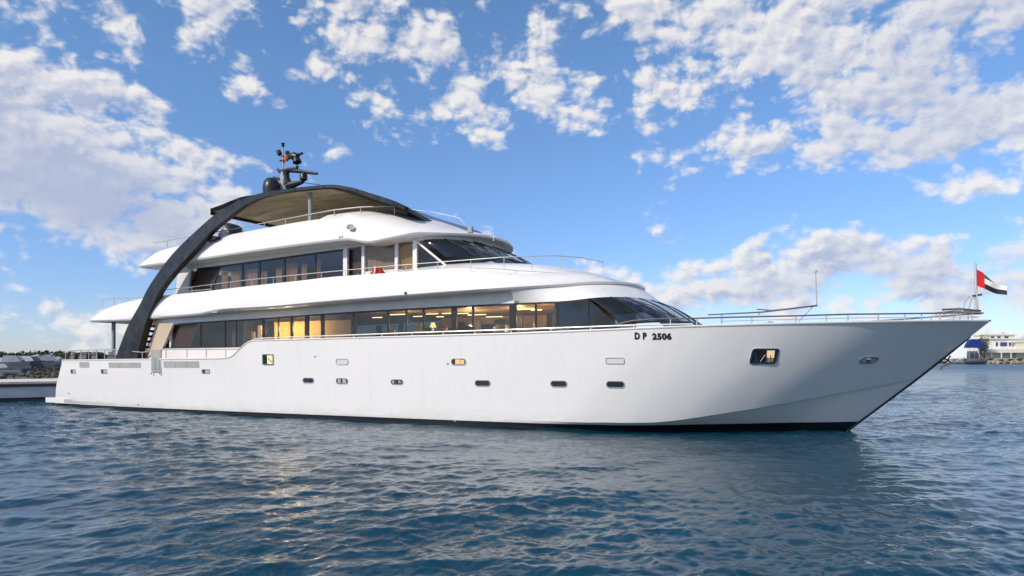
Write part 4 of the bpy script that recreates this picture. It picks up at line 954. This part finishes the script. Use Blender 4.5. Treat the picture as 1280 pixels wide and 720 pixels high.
# covered chair on the flybridge deck
s, z = survey(291, 290, 1.5)
cc = root('deck_seat', aboard(s, 1.5, 8.3), 'dark covered helm seat on the flybridge beside the arch', 'seat', rz=-HEAD)
pz = survey(291, 279, 1.5)[1] - 8.3; x0 = S(285, 1.5) - s; x1 = S(302, 1.5) - s
mb = MB(); base = [(x0, 0), (x0 - .05, pz * .8), (x0 + .25, pz), (x0 + .6, pz * .93), (x1 - .2, pz * .72), (x1, pz * .55), (x1 + .05, 0)]
rws = [[(a, y, b * (1 - .25 * (y / .6) ** 4)) for a, b in base] for y in np.linspace(-.6, .6, 7)]
mb.grid(rws); [mb.add(r, [tuple(range(len(r)))], 0, False) for r in (rws[0], rws[-1])]; mb.build('cover', M_BLACK, cc)
mb = MB(); mb.box(x0 - .02, x1, -.66, -.61, .1, pz * .35); mb.build('cushion', M_CREAM, cc)
# saloon armchairs and tables, seen as dark shapes against the lit wall
chair_proto = None
def armchair(px, t, label, col):
    global chair_proto
    s = S(px, t)
    o = root('armchair', aboard(s, t, 2.95), label, 'armchair', 'armchairs in the lit saloon', rz=-HEAD + random.uniform(-.6, .6))
    if chair_proto is None:
        parts = []
        mb = MB(); mb.box(-.36, .36, -.36, .36, .18, .5); parts.append(mb.build('seat', M_WOOD, o))
        mb = MB()
        rws = [[(x, .30 + .10 * z_ , .45 + .75 * z_ * (1 - .18 * (x / .38) ** 2)) for x in np.linspace(-.38, .38, 9)] for z_ in np.linspace(0, 1, 5)]
        bk = [[(a, b + .12, c_) for a, b, c_ in r] for r in rws]
        mb.grid(rws + bk[::-1], closed_v=True); parts.append(mb.build('backrest', M_WOOD, o))
        for sx_ in (-1, 1):
            mb = MB(); mb.box(sx_ * .36, sx_ * .46, -.34, .36, .2, .68); parts.append(mb.build('armrest', M_WOOD, o))
        for a in (-.3, .3):
            for b in (-.3, .3):
                mb = MB(); mb.tube([(a, b, 0), (a, b, .2)], .03, 6); parts.append(mb.build('leg', M_BLACK, o))
        chair_proto = parts
    else:
        for p in chair_proto: c = p.copy(); C.objects.link(c); c.parent = o
armchair(545, 2.2, 'leftmost dark armchair silhouetted against the lamp glow in the saloon', 0)
armchair(577, 2.0, 'second dark armchair from the left, right of the wide dark post', 0)
armchair(613, 2.3, 'third dark armchair from the left, in the brightest saloon windows', 0)
armchair(624, 1.4, 'dark armchair farthest right and deepest inside the saloon', 0)
tl = root('table_lamp', aboard(S(541, 1.4), 1.4, 2.95), 'glowing table lamp on a dark cabinet in the saloon', 'lamp', rz=-HEAD)
mb = MB(); mb.box(-.9, .7, -.25, .25, 0, .85); cb = root('cabinet', aboard(S(541, 1.4), 1.4, 2.95), 'dark low cabinet under the glowing saloon lamp', 'cabinet', rz=-HEAD); mb.build('carcass', M_WOOD, cb); mb = MB(); mb.box(-.95, .75, -.28, .28, .85, .9); mb.build('top', M_WOODW, cb)
mb = MB(); mb.lathe([(.001, .9), (.12, .9), (.05, .97), (.03, 1.15), (.03, 1.22)], (0, 0, 0), 12); mb.build('base', M_STEEL, tl)
mb = MB(); mb.lathe([(.15, 1.15), (.08, 1.36)], (0, 0, 0), 16); mb.build('lamp_shade', mat('lamp_shade', (1, .8, .5), .7, emit=(1, .68, .28), estr=2.2), tl, recalc=False)

# ------------------------------------------------------------------ water
def build_water():
    # ground sheet whose cells grow with distance from the quay where the picture was taken
    rr = np.concatenate([np.array([.4, 1.0, 1.6, 2.2]), np.geomspace(2.8, 6, 50, endpoint=False), np.geomspace(6, 60, 620, endpoint=False), np.geomspace(60, 420, 250, endpoint=False), np.geomspace(420, 4200, 60)])
    th = np.concatenate([np.linspace(-180, -48, 90, endpoint=False), np.linspace(-48, 48, 760, endpoint=False), np.linspace(48, 180, 90, endpoint=False)]) * math.pi / 180
    R, T = np.meshgrid(rr, th, indexing='ij'); X = R * np.sin(T); Y = R * np.cos(T); Z = np.zeros_like(X)
    dR = np.gradient(rr)[:, None] * np.ones_like(T); X0, Y0 = X.copy(), Y.copy()
    N = 130; lam = np.geomspace(.11, 6.0, N); 
    main = math.atan2(-.95, .30)
    gust = .75 + .45 * np.sin(X0 * .13 + 1.3 * np.sin(Y0 * .05)) * np.sin(Y0 * .17 + .7 + np.sin(X0 * .07))
    for L in lam:
        spread = .55 if L > 1.5 else .85
        a = main + rng.normal(0, spread); k = 2 * math.pi / L
        sl = .031 * (1.0 if .30 < L < 1.2 else 1.0 if L <= .30 else .62 if L < 2.2 else .42)
        amp = sl / k; ph = rng.uniform(0, 6.28)
        att = np.clip((L / (dR * 1.9)) - .8, 0, 1)
        ph_ = k * (X0 * math.cos(a) + Y0 * math.sin(a)) + ph
        s_, c_ = np.sin(ph_), np.cos(ph_); g = gust * att
        Z += amp * s_ * g; X += -.8 * amp * c_ * math.cos(a) * -g; Y += -.8 * amp * c_ * math.sin(a) * -g
    nr, nt = X.shape
    co = np.stack([X, Y, Z], -1).reshape(-1, 3).astype(np.float32)
    i = np.arange(nr - 1)[:, None]; j = np.arange(nt)[None, :]; j2 = (j + 1) % nt
    f = np.stack([i * nt + j, (i + 1) * nt + j, (i + 1) * nt + j2, i * nt + j2], -1).reshape(-1, 4)
    me = bpy.data.meshes.new('water'); me.vertices.add(len(co)); me.vertices.foreach_set('co', co.ravel())
    me.loops.add(f.size); me.loops.foreach_set('vertex_index', f.ravel().astype(np.int32)); me.polygons.add(len(f))
    me.polygons.foreach_set('loop_start', (np.arange(len(f)) * 4).astype(np.int32)); me.polygons.foreach_set('loop_total', np.full(len(f), 4, np.int32))
    me.polygons.foreach_set('use_smooth', np.ones(len(f), bool)); me.update(calc_edges=True); me.validate()
    o = link(bpy.data.objects.new('water', me)); o['kind'] = 'structure'
    mt = bpy.data.materials.new('sea_water'); mt.use_nodes = True; T_ = NT(mt.node_tree); me.materials.append(mt)
    bs = T_.new('ShaderNodeBsdfPrincipled'); out = T_.new('ShaderNodeOutputMaterial'); T_.l.new(bs.outputs[0], out.inputs[0])
    v = T_.new('ShaderNodeTexCoord').outputs['Object']
    c = T_.mix(T_.remap(T_.noise(v, .12, 4, .5), .3, .7), (.002, .036, .064), (.002, .047, .076)); T_.l.new(c, bs.inputs['Base Color'])
    bs.inputs['IOR'].default_value = 1.333
    b1 = T_.new('ShaderNodeBump'); b1.inputs['Strength'].default_value = 1.0; b1.inputs['Distance'].default_value = .003
    T_.l.new(T_.noise(T_.vmul(v, (1, 1.5, 1)), 9.0, 4, .6), b1.inputs['Height'])
    b2 = T_.new('ShaderNodeBump'); b2.inputs['Strength'].default_value = 1.0; b2.inputs['Distance'].default_value = .16
    T_.l.new(T_.noise(T_.vmul(v, (1, 2.0, 1)), 2.6, 4, .55), b2.inputs['Height'])
    # long-wave bump only matters where the sheet is too coarse to carry it
    cd = T_.new('ShaderNodeVectorMath', operation='LENGTH'); T_.l.new(v, cd.inputs[0])
    T_.l.new(T_.remap(cd.outputs['Value'], 12, 50, 0, 1.0), b2.inputs['Strength'])
    T_.l.new(T_.remap(cd.outputs['Value'], 35, 260, .008, .30), bs.inputs['Roughness'])
    T_.l.new(b1.outputs[0], b2.inputs['Normal']); T_.l.new(b2.outputs[0], bs.inputs['Normal'])
    return o
build_water()

# ------------------------------------------------------------------ far side left: quay, stored boats, houses, trees
def at(px, py, Y): return ((px - 640) / FPX * Y, Y, CAMH + (HZ - py) * Y / FPX)
M_CONC = mat('quay_concrete', (.72, .66, .56), .8, var=.2, vscale=.6, bump=.3, bscale=3)
M_CONCW = mat('quay_wall_paint', (.52, .56, .60), .7, var=.3, vscale=.8, stretch=(1, 1, 3))
qa = at(-60, 0, 40.5); qb = at(92, 0, 44.0)
quay = root('quay', (qa[0], qa[1], 0), 'low concrete quay with a dark rubber edge behind the stern', 'quay')
d = Vector((qb[0] - qa[0], qb[1] - qa[1], 0)); Lq = d.length; ang = math.atan2(d.y, d.x); quay.rotation_euler = (0, 0, ang)
mb = MB(); mb.box(-60, Lq, .25, 9, -1, 1.22); mb.build('deck_slab', M_CONC, quay)
mb = MB(); mb.box(-60, Lq + .02, .0, .25, .25, .92); mb.build('face', M_CONCW, quay)
mb = MB(); mb.box(-60, Lq + .05, -.08, .3, .93, 1.10); mb.build('fender_strip', M_RUBBER, quay)
mb = MB(); mb.box(-60, Lq + .02, .1, .5, 1.11, 1.24); mb.build('coping', M_CONC, quay)
mb = MB(); mb.box(-60, Lq, .1, .3, -1, .25); mb.build('underside', M_RUBBER, quay)
bx = at(54, 478, 42)[0]
bo = root('bollard', (bx, 43.9, 1.24), 'small dark mooring bollard on the concrete quay', 'bollard'); mb = MB(); mb.lathe([(.001, 0), (.16, 0), (.10, .05), (.09, .22), (.15, .25), (.14, .3), (.001, .31)], (0, 0, 0), 12); mb.build('post', M_BLACK, bo)

M_EARTH = mat('yard_earth', (.16, .13, .10), .9, col2=(.09, .09, .07), vscale=.3)
def land(name, pts, z, zb=-2):
    mb = MB(); n = len(pts); mb.add([(x, y, z) for x, y in pts] + [(x, y, zb) for x, y in pts], [tuple(range(n))] + [(i, (i + 1) % n, n + (i + 1) % n, n + i) for i in range(n)], 0, False)
    o = mb.build(name, M_EARTH); o['kind'] = 'structure'; return o
land('boatyard_ground', [(-130, 58), (-30, 62), (-34, 240), (20, 420), (-420, 430), (-300, 90)], 1.0)

def boulder(x, y, z, r, seed):
    rg = np.random.default_rng(seed); bm = bmesh.new(); bmesh.ops.create_icosphere(bm, subdivisions=2, radius=1)
    k = rg.normal(size=(5, 3)); k /= np.linalg.norm(k, axis=1)[:, None]; dd = rg.uniform(.55, .85, 5)
    for v in bm.verts:
        p = np.array(v.co)
        for n_, d_ in zip(k, dd):
            e = p @ n_ - d_
            if e > 0: p = p - n_ * e * .9
        v.co = Vector(p) * 1.0
    bmesh.ops.scale(bm, vec=(r * rg.uniform(.9, 1.4), r * rg.uniform(.8, 1.2), r * rg.uniform(.6, .85)), verts=bm.verts)
    return bm
M_ROCK = mat('rock', (.13, .12, .10), .9, col2=(.05, .05, .045), vscale=1.2, bump=.5, bscale=3)
M_ROCK2 = mat('pale_rock', (.40, .34, .27), .9, col2=(.22, .19, .15), vscale=.6, bump=.4, bscale=1)
def rock_band(name, n, f, m_, label, seed0):
    mb = MB()
    for i in range(n):
        x, y, z, r = f(i); bm = boulder(0, 0, 0, r, seed0 + i); vs_ = [(v.co.x + x, v.co.y + y, v.co.z + z) for v in bm.verts]; fs_ = [tuple(v.index for v in fc.verts) for fc in bm.faces]
        bm.verts.ensure_lookup_table(); mb.add(vs_, fs_, 0, False); bm.free()
    o = mb.build(name, m_, recalc=False, weld=False); tag(o, label, 'rocks', kind='stuff'); return o
rg_ = random.Random(4)
rock_band('rock_heap', 260, lambda i: (lambda Y: (at(rg_.uniform(-60, 96), 470, Y)[0], Y, 1.0 + rg_.uniform(-.2, .3), rg_.uniform(.12, .38)))(rg_.uniform(58, 84)), M_ROCK, 'dark heap of rubble and rocks beyond the quay', 100)

M_BOAT = mat('small_boat_white', (.34, .35, .37), .45, var=.2)
M_BOATG = mat('small_boat_grey', (.13, .14, .16), .5, var=.25)
M_BOATB = mat('small_boat_blue', (.12, .14, .19), .5, var=.25)
M_HULLD = mat('small_boat_dark', (.05, .055, .07), .5, var=.3)
M_LINE = mat('boat_stripe', (.04, .06, .16), .5)
def boat_hull(L, B, H, m_, parent, inv=False):
    mb = MB(); rws = []
    for k, (zf, bf) in enumerate(((0, .05), (.15, .55), (.5, .85), (1, 1.0))):
        r = []
        for i in range(15):
            u = i / 14; w_ = B / 2 * bf * (1 - max(0, (u - .45) / .55) ** 2.2) * (.88 + .12 * min(1, u * 4)); r.append((-L / 2 + u * L * (.93 + .07 * zf), w_, H * zf + H * .22 * zf * u * u))
        rws.append(r)
    for sg in (-1, 1):
        mb.grid([[(a, sg * b, c) for a, b, c in r] for r in rws])
        mb.grid([[(a, sg * b, c) for a, b, c in rws[-1]], [(a, 0, c - .02) for a, b, c in rws[-1]]], smooth=False)
        mb.add([(r[0][0], sg * r[0][1], r[0][2]) for r in rws] + [(rws[-1][0][0], 0, rws[-1][0][2]), (rws[0][0][0], 0, 0)], [(0, 1, 2, 3, 4, 5)], 0, False)
    return mb.build('hull', m_, parent)
def small_boat(px, py, Y, L, rz, label, m_, cab=True, zbase=None):
    p = at(px, py, Y); z = p[2] if zbase is None else zbase; L *= .62
    o = root('small_boat', (p[0], p[1], z), label, 'boat', 'small boats laid up in the yard', rz=rz)
    boat_hull(L, L * .34, L * .17, m_, o)
    if cab:
        mb = MB(); h0 = L * .17; mb.hexa([(-L * .12, -L * .1, h0), (L * .18, -L * .08, h0 + .05), (L * .18, L * .08, h0 + .05), (-L * .12, L * .1, h0), (-L * .10, -L * .08, h0 + L * .12), (L * .08, -L * .07, h0 + L * .12), (L * .08, L * .07, h0 + L * .12), (-L * .10, L * .08, h0 + L * .12)]); mb.build('cabin', M_BOAT, o)
        mb = MB(); mb.hexa([(L * .085, -L * .075, h0 + L * .045), (L * .172, -L * .078, h0 + L * .035), (L * .172, L * .078, h0 + L * .035), (L * .085, L * .075, h0 + L * .045), (L * .084, -L * .068, h0 + L * .118), (L * .094, -L * .068, h0 + L * .115), (L * .094, L * .068, h0 + L * .115), (L * .084, L * .068, h0 + L * .118)]); mb.build('windscreen', M_PGLASS, o)
    mb = MB(); mb.box(-L * .5, L * .25, -L * .174, -L * .17, L * .12, L * .135); mb.build('rubbing_strake', M_LINE, o)
bl = [(4, 472, 66, 5.5, .1, 'white open boat at the far left edge above the rocks', M_BOAT, True), (12, 477, 60, 4.0, -.15, 'small upturned pale dinghy nearest the quay', M_BOAT, False), (16, 468, 75, 6, .25, 'pale boat with a rounded bow left of the rubble heap', M_BOAT, False),
      (30, 464, 96, 8, .05, 'grey cabin boat in the middle of the yard', M_BOATG, True), (44, 466, 100, 8, .2, 'blue grey cabin boat below the pink house', M_BOATB, True), (58, 464, 92, 7, -.1, 'grey open boat in front of the big grey roof', M_BOATG, False),
      (52, 459, 130, 9, .3, 'white cabin boat in the back row below the big grey roof', M_BOAT, True), (28, 459, 135, 10, -.2, 'dark hulled boat in the back row', M_HULLD, True), (12, 458, 130, 9, .15, 'grey boat in the back row at the left', M_BOATG, True),
      (68, 461, 112, 7, .1, 'white boat closest to the yacht stern in the yard', M_BOAT, True), (74, 466, 86, 5, -.3, 'small dark boat right beside the yacht stern', M_HULLD, False), (40, 470, 72, 4.5, .4, 'small grey dinghy on the rubble', M_BOATG, False)]
for px, py, Y, L, rz, lb, m_, cb_ in bl: small_boat(px, py, Y, L, rz, lb, m_, cb_, zbase=1.02 if Y > 90 else 1.25)

br = random.Random(21)
for k in range(16):
    small_boat(br.uniform(-4, 78), 462, br.uniform(84, 150), br.uniform(7, 12), br.uniform(-.5, .5), 'grey laid-up boat in the crowded middle rows of the boatyard', (M_BOATG, M_BOATB, M_HULLD)[k % 3] if k % 5 else M_BOAT, k % 2 == 0, zbase=1.02)
mb = MB(); rgs = np.random.default_rng(8)
for i in range(5000):
    u_ = rgs.uniform(); cx_ = rgs.choice([-3, 2, 46, 56, 63, 70, 84]) + rgs.normal() * 4.5; Y_ = 63 + rgs.uniform(0, 9); x_ = at(cx_, 470, Y_)[0]; z_ = .9 + abs(rgs.normal()) * .28
    a = rgs.normal(size=3); a /= np.linalg.norm(a); b = np.cross(a, rgs.normal(size=3)); b /= np.linalg.norm(b); s_ = rgs.uniform(.03, .09); p = np.array([x_, Y_, z_])
    mb.add([p - a * s_ - b * s_, p + a * s_ - b * s_ * .5, p + a * s_ + b * s_ * .5, p - a * s_ + b * s_], [(0, 1, 2, 3)], 0, False)
scr = mb.build('scrub', mat('scrub_leaf', (.07, .085, .03), .8, col2=(.10, .085, .045), vscale=.8), recalc=False, weld=False); tag(scr, 'low olive green scrub along the top of the quay', 'scrub', kind='stuff')
M_ROOF = mat('grey_roof', (.20, .21, .23), .6, var=.2); M_WALLP = mat('pink_wall', (.55, .40, .36), .8, var=.1); M_WALLW = mat('white_wall', (.62, .60, .56), .8, var=.1)
M_WIN = mat('far_window', (.04, .05, .07), .2)
def house(px, Y, wpx, hpx, rpx, wm, rm, label, rz=0.0, base=455):
    p = at(px, base, Y); w_ = wpx * Y / FPX; h_ = hpx * Y / FPX; r_ = rpx * Y / FPX; zb_ = 1.0
    o = root('house', (p[0], p[1], zb_), label, 'house', 'houses beyond the boatyard', rz=rz)
    top = CAMH + (HZ - (base - hpx)) * Y / FPX - zb_
    mb = MB(); mb.box(-w_ / 2, w_ / 2, -4, 4, 0, top); mb.build('wall', wm, o)
    mb = MB(); e = .3; mb.add([(-w_ / 2 - e, -4.3, top), (w_ / 2 + e, -4.3, top), (w_ / 2 + e, 4.3, top), (-w_ / 2 - e, 4.3, top), (-w_ / 4, 0, top + r_), (w_ / 4, 0, top + r_)], [(0, 1, 5, 4), (2, 3, 4, 5), (1, 2, 5), (3, 0, 4), (0, 3, 2, 1)], 0, False); mb.build('roof', rm, o)
    for k in (-.28, .02, .3):
        mb = MB(); mb.box(k * w_ - .5, k * w_ + .5, -4.04, -4.0, top * .45, top * .8); wi = mb.build('window', M_WIN, o)
    mb = MB(); mb.box(w_ * .12, w_ * .12 + .7, -.3, .5, top + r_ * .3, top + r_ * 1.3); mb.build('chimney', wm, o)
house(44.5, 170, 9, 7, 4, M_WALLP, M_WALLW, 'small pink house with a pale roof')
house(62, 185, 17, 6, 6, M_ROOF, M_ROOF, 'wide grey shed with a broad rounded roof')
house(71, 160, 6, 5, 3, M_WALLW, M_ROOF, 'small white gabled house right of the grey shed')
house(30, 210, 9, 6, 3, M_WALLW, M_WALLP, 'low pale house half hidden in the trees')

def leaf_mat(name, a, b): return mat(name, a, .7, col2=b, vscale=.35)
M_LEAF = [leaf_mat('foliage_dark', (.028, .045, .022), (.05, .07, .03)), leaf_mat('foliage_mid', (.045, .07, .028), (.08, .10, .04)), leaf_mat('foliage_olive', (.075, .085, .035), (.05, .06, .028))]
M_BARK = mat('bark', (.10, .075, .055), .9, var=.3)
def crown_mesh(R, H, nl, seed, ls):
    rg = np.random.default_rng(seed); cl = rg.normal(size=(14, 3)); cl /= np.linalg.norm(cl, axis=1)[:, None]; cl *= rg.uniform(.25, .8, (14, 1)); cl[:, 2] = cl[:, 2] * .8
    mb = MB()
    for i in range(nl):
        c = cl[rg.integers(14)] + rg.normal(size=3) * .20
        p = np.array([c[0] * R, c[1] * R, H * .55 + c[2] * H * .5]); a = rg.normal(size=3); a /= np.linalg.norm(a); b = np.cross(a, rg.normal(size=3)); b /= np.linalg.norm(b); s_ = ls * rg.uniform(.6, 1.3)
        mb.add([p - a * s_ - b * s_ * .6, p + a * s_ - b * s_ * .6, p + a * s_ * .8 + b * s_ * .6, p - a * s_ * .8 + b * s_ * .7], [(0, 1, 2, 3)], 0, False)
    return mb
def tree(px, Y, toppy, wpx, label, mi, seed, group, zb_=1.0, nl=420, cat='tree', name='tree'):
    p = at(px, toppy, Y); H = p[2] - zb_; R = wpx * Y / FPX / 2
    o = root(name, (p[0], p[1], zb_), label, cat, group)
    mb = MB(); mb.tube([(0, 0, 0), (.1, .05, H * .35), (0, .1, H * .75)], [H * .045, H * .03, H * .01], 6)
    for a in (0, 2.1, 4.2): mb.tube([(0, 0, H * .35), (math.cos(a) * R * .5, math.sin(a) * R * .5, H * .62)], [H * .02, H * .008], 5)
    mb.build('trunk', M_BARK, o); crown_mesh(R, H, nl, seed, max(.12, R * (.13 if nl < 800 else .07))).build('crown', M_LEAF[mi], o, recalc=False, weld=False)
side = ['at the far left edge', 'left of the pink house', 'above the low pale house', 'just left of the pink house', 'behind the pink house', 'between the pink house and the grey shed', 'behind the grey shed', 'right of the grey shed', 'nearest the yacht stern', 'behind the stern rail']
treespec = [(-14, 437, 16), (3, 438.5, 14), (12, 441, 14), (20, 441, 14), (29, 440.5, 15), (37, 441, 12), (45, 438.5, 10), (53, 440.5, 12), (61, 440, 10), (66, 439.5, 12), (76, 441, 14), (84, 439.8, 12), (93, 441, 14), (104, 440, 14), (116, 439, 14), (128, 440, 14)]
for i, (px, py, wp) in enumerate(treespec):
    sd_ = ['tall dark', 'round green', 'olive green', 'low dark'][i % 4]
    where = ['outside the left edge of the yard', 'at the far left edge', 'second from the left edge', 'third from the left edge', 'above the low pale house', 'left of the pink house', 'behind the pink house', 'between the pink house and the grey shed', 'behind the left end of the grey shed', 'behind the right end of the grey shed', 'right of the small white gabled house', 'nearest the yacht stern corner', 'behind the aft end of the stern rail', 'behind the middle of the stern rail', 'behind the forward end of the stern rail', 'beside the aft support pole'][i]
    tree(px, 205 + (i * 37) % 40, py, wp * 1.5, f'{sd_} tree {where}', i % 3, 50 + i, 'trees behind the boatyard')
# distant tree belt as one mass
mb = MB(); rg = np.random.default_rng(5)
for i in range(12000):
    x = rg.uniform(-420, 40); y = 300 + rg.uniform(0, 40) + max(0, x + 30) * .8; h = 3.6 + 1.4 * math.sin(x * .11) + 1.0 * math.sin(x * .37 + 1) + .6 * math.sin(x * .9); z = 1 + rg.uniform(0, 1) ** .7 * h
    a = rg.normal(size=3); a /= np.linalg.norm(a); b = np.cross(a, rg.normal(size=3)); b /= np.linalg.norm(b); s_ = rg.uniform(.3, .75); p = np.array([x, y, z])
    mb.add([p - a * s_ - b * s_, p + a * s_ - b * s_, p + a * s_ + b * s_, p - a * s_ + b * s_], [(0, 1, 2, 3)], 0, False)
tb = mb.build('tree_belt', M_LEAF[0], recalc=False, weld=False); tag(tb, 'low distant belt of dark trees along the left shore', 'trees', kind='stuff')

# ------------------------------------------------------------------ far side right: breakwater, villa, boats
ys = 455
D1 = 470.0
land('far_shore', [(330 * 1.0, D1), (560, 455), (640, 700), (200, 760), (230, 500)], 1.2)
rg2 = random.Random(9)
rock_band('breakwater_rocks', 280, lambda i: (lambda px: (at(px, 455, D1 - 3)[0], D1 - 3 - rg2.uniform(0, 3), rg2.uniform(-.1, 1.9), rg2.uniform(.7, 1.4)))(1178 + (i * 137 % 280) * .62), M_ROCK2, 'pale brown breakwater rocks along the far right shore', 900)
sw = root('sea_wall', (at(1250, 0, D1 + 3)[0], D1 + 3, 1.2), 'long beige sea wall above the breakwater rocks', 'wall')
mb = MB(); mb.box(-34, 60, 0, 1.2, -.5, 2.2); mb.build('face', mat('beige_wall', (.46, .40, .34), .85, var=.2, vscale=.2), sw)
mb = MB(); mb.box(-34, 60, -.15, 1.35, 2.2, 2.5); mb.build('coping', M_WALLW, sw)
# villa
VD = 490.0
def vx(px): return at(px, 0, VD)[0]
def vz(py): return CAMH + (HZ - py) * VD / FPX
M_VILLA = mat('villa_white', (.80, .78, .70), .7, var=.08, vscale=.1); M_VILLAC = mat('villa_cream', (.78, .72, .55), .7, var=.08, vscale=.1)
vl = root('villa', (vx(1255), VD, 1.2), 'large low white villa with flat roofs on the far right shore', 'villa'); OX, OZ = vx(1255), 1.2
def vbox(name, xa, xb, ya, yb, d0, d1, m_, par=None):
    mb = MB(); mb.box(vx(xa) - OX, vx(xb) - OX, d0, d1, vz(yb) - OZ, vz(ya) - OZ); return mb.build(name, m_, par or vl)
vbox('wall', 1229, 1300, 424, 450, 2, 18, M_VILLA); vbox('wall', 1236, 1276, 418.5, 424, 6, 16, M_VILLA); vbox('roof_slab', 1234, 1279, 417.3, 418.6, 5, 17, M_VILLAC)
vbox('wall', 1269, 1300, 428, 450, -1, 2, M_VILLAC); vbox('roof_slab', 1226, 1300, 422.6, 424, 1, 19, M_VILLAC)
vbox('roof_slab', 1262, 1300, 426.6, 428, -1.6, 2, M_VILLA)
for xa, xb in ((1246.5, 1250), (1252, 1261.5), (1263, 1266)):
    f = vbox('window', xa, xb, 427.3, 433.2, 1.8, 2.0, M_WALLW); vbox('glass', xa + .6, xb - .6, 427.8, 432.6, 1.7, 1.8, mat('blue_glass', (.05, .07, .2), .2), f)
for xa, xb in ((1246, 1250), (1254, 1258), (1263, 1268)): vbox('window', xa, xb, 420.2, 422.6, 5.8, 6.0, M_WIN)
vbox('terrace', 1224, 1300, 436.5, 441, -6, 1.9, M_VILLA)
for xa in (1232, 1244, 1256, 1276): vbox('column', xa, xa + .8, 433.5, 450, -6.2, -5.6, M_VILLA)
vbox('chimney', 1265, 1268.5, 414.5, 418, 10, 12, M_WALLW)
# feathery trees at the villa
tree(1230, 478, 414.5, 13, 'dark spreading tree rising behind the bow beside the villa', 0, 71, None, 1.2, 1500)
tree(1280, 500, 416.5, 14, 'dark tree at the right end of the villa', 0, 72, None, 1.2, 1500)
tree(1226, 470, 421, 10, 'small dark bush just behind the bow tip', 0, 73, None, 1.2, 900)
for i, px in enumerate((1196, 1207, 1238, 1251, 1262, 1275)):
    tree(px, 466, 449 - (i % 3), 8, ['low shrub on the rocks under the bow', 'second low shrub on the rocks under the bow', 'low shrub on the rocks left of the villa windows', 'low shrub on the rocks below the villa windows', 'low shrub on the rocks right of the villa windows', 'low shrub on the rocks at the right picture edge'][i], 2, 80 + i, 'shrubs on the breakwater', 1.6, 160, 'shrub', 'shrub')

# moored motor boats in front of the far shore
def cruiser(px0, px1, Y, topy, label, hm, canopy, rz=0.0, wly=None):
    L = (px1 - px0) * Y / FPX; p = at((px0 + px1) / 2, 455, Y)
    o = root('moored_cruiser', (p[0], p[1], 0.0), label, 'cruiser', 'cruisers moored along the breakwater', rz=rz)
    h = boat_hull(L, L * .28, L * .14, hm, o)
    h0 = L * .14; ct = CAMH + (HZ - topy) * Y / FPX
    mb = MB(); mb.hexa([(-L * .32, -L * .1, h0), (L * .16, -L * .08, h0 + .2), (L * .16, L * .08, h0 + .2), (-L * .32, L * .1, h0), (-L * .3, -L * .09, h0 + (ct - h0) * .45), (L * .04, -L * .07, h0 + (ct - h0) * .45), (L * .04, L * .07, h0 + (ct - h0) * .45), (-L * .3, L * .09, h0 + (ct - h0) * .45)]); cbn = mb.build('cabin', M_BOATG if canopy else M_BOAT, o)
    mb = MB(); mb.box(-L * .26, L * .05, -L * .101, -L * .098, h0 + (ct - h0) * .14, h0 + (ct - h0) * .34); mb.build('window', M_PGLASS, cbn)
    if canopy:
        z0 = h0 + (ct - h0) * .6; mb = MB()
        prof = [(-L * .42, z0), (-L * .36, z0 + (ct - z0) * .5), (-L * .2, ct), (L * .10, ct), (L * .26, z0 + (ct - z0) * .45), (L * .34, z0)]
        mb.prism(prof, -L * .12, L * .12); mb.build('canopy', canopy, o)
        for a in (-.3, -.1, .08): mb = MB(); mb.tube([(a * L, -L * .1, h0), (a * L, -L * .1, z0)], .12, 6); mb.build('canopy_pole', M_STEEL, o)
    else:
        mb = MB(); mb.tube([(-L * .05, 0, h0), (-L * .08, 0, ct)], .12, 6); mb.build('mast', M_STEEL, o)
    mb = MB(); mb.tube([(L * .3, -L * .06, h0 * 1.15), (L * .32, -L * .06, h0 * 1.4), (L * .5, 0, h0 * 1.5)], .07, 6); mb.build('bow_rail', M_STEEL, o)
M_BLUEC = mat('blue_canvas', (.015, .04, .26), .7, var=.4, vscale=.6)
cruiser(1205, 1234, 430, 424, 'grey hulled cruiser with a deep blue canvas canopy beyond the bow', M_BOATG, M_BLUEC, rz=math.radians(-6))
cruiser(1187, 1207, 440, 446, 'small pale cruiser seen just under the bow', M_BOAT, None, rz=math.radians(170))
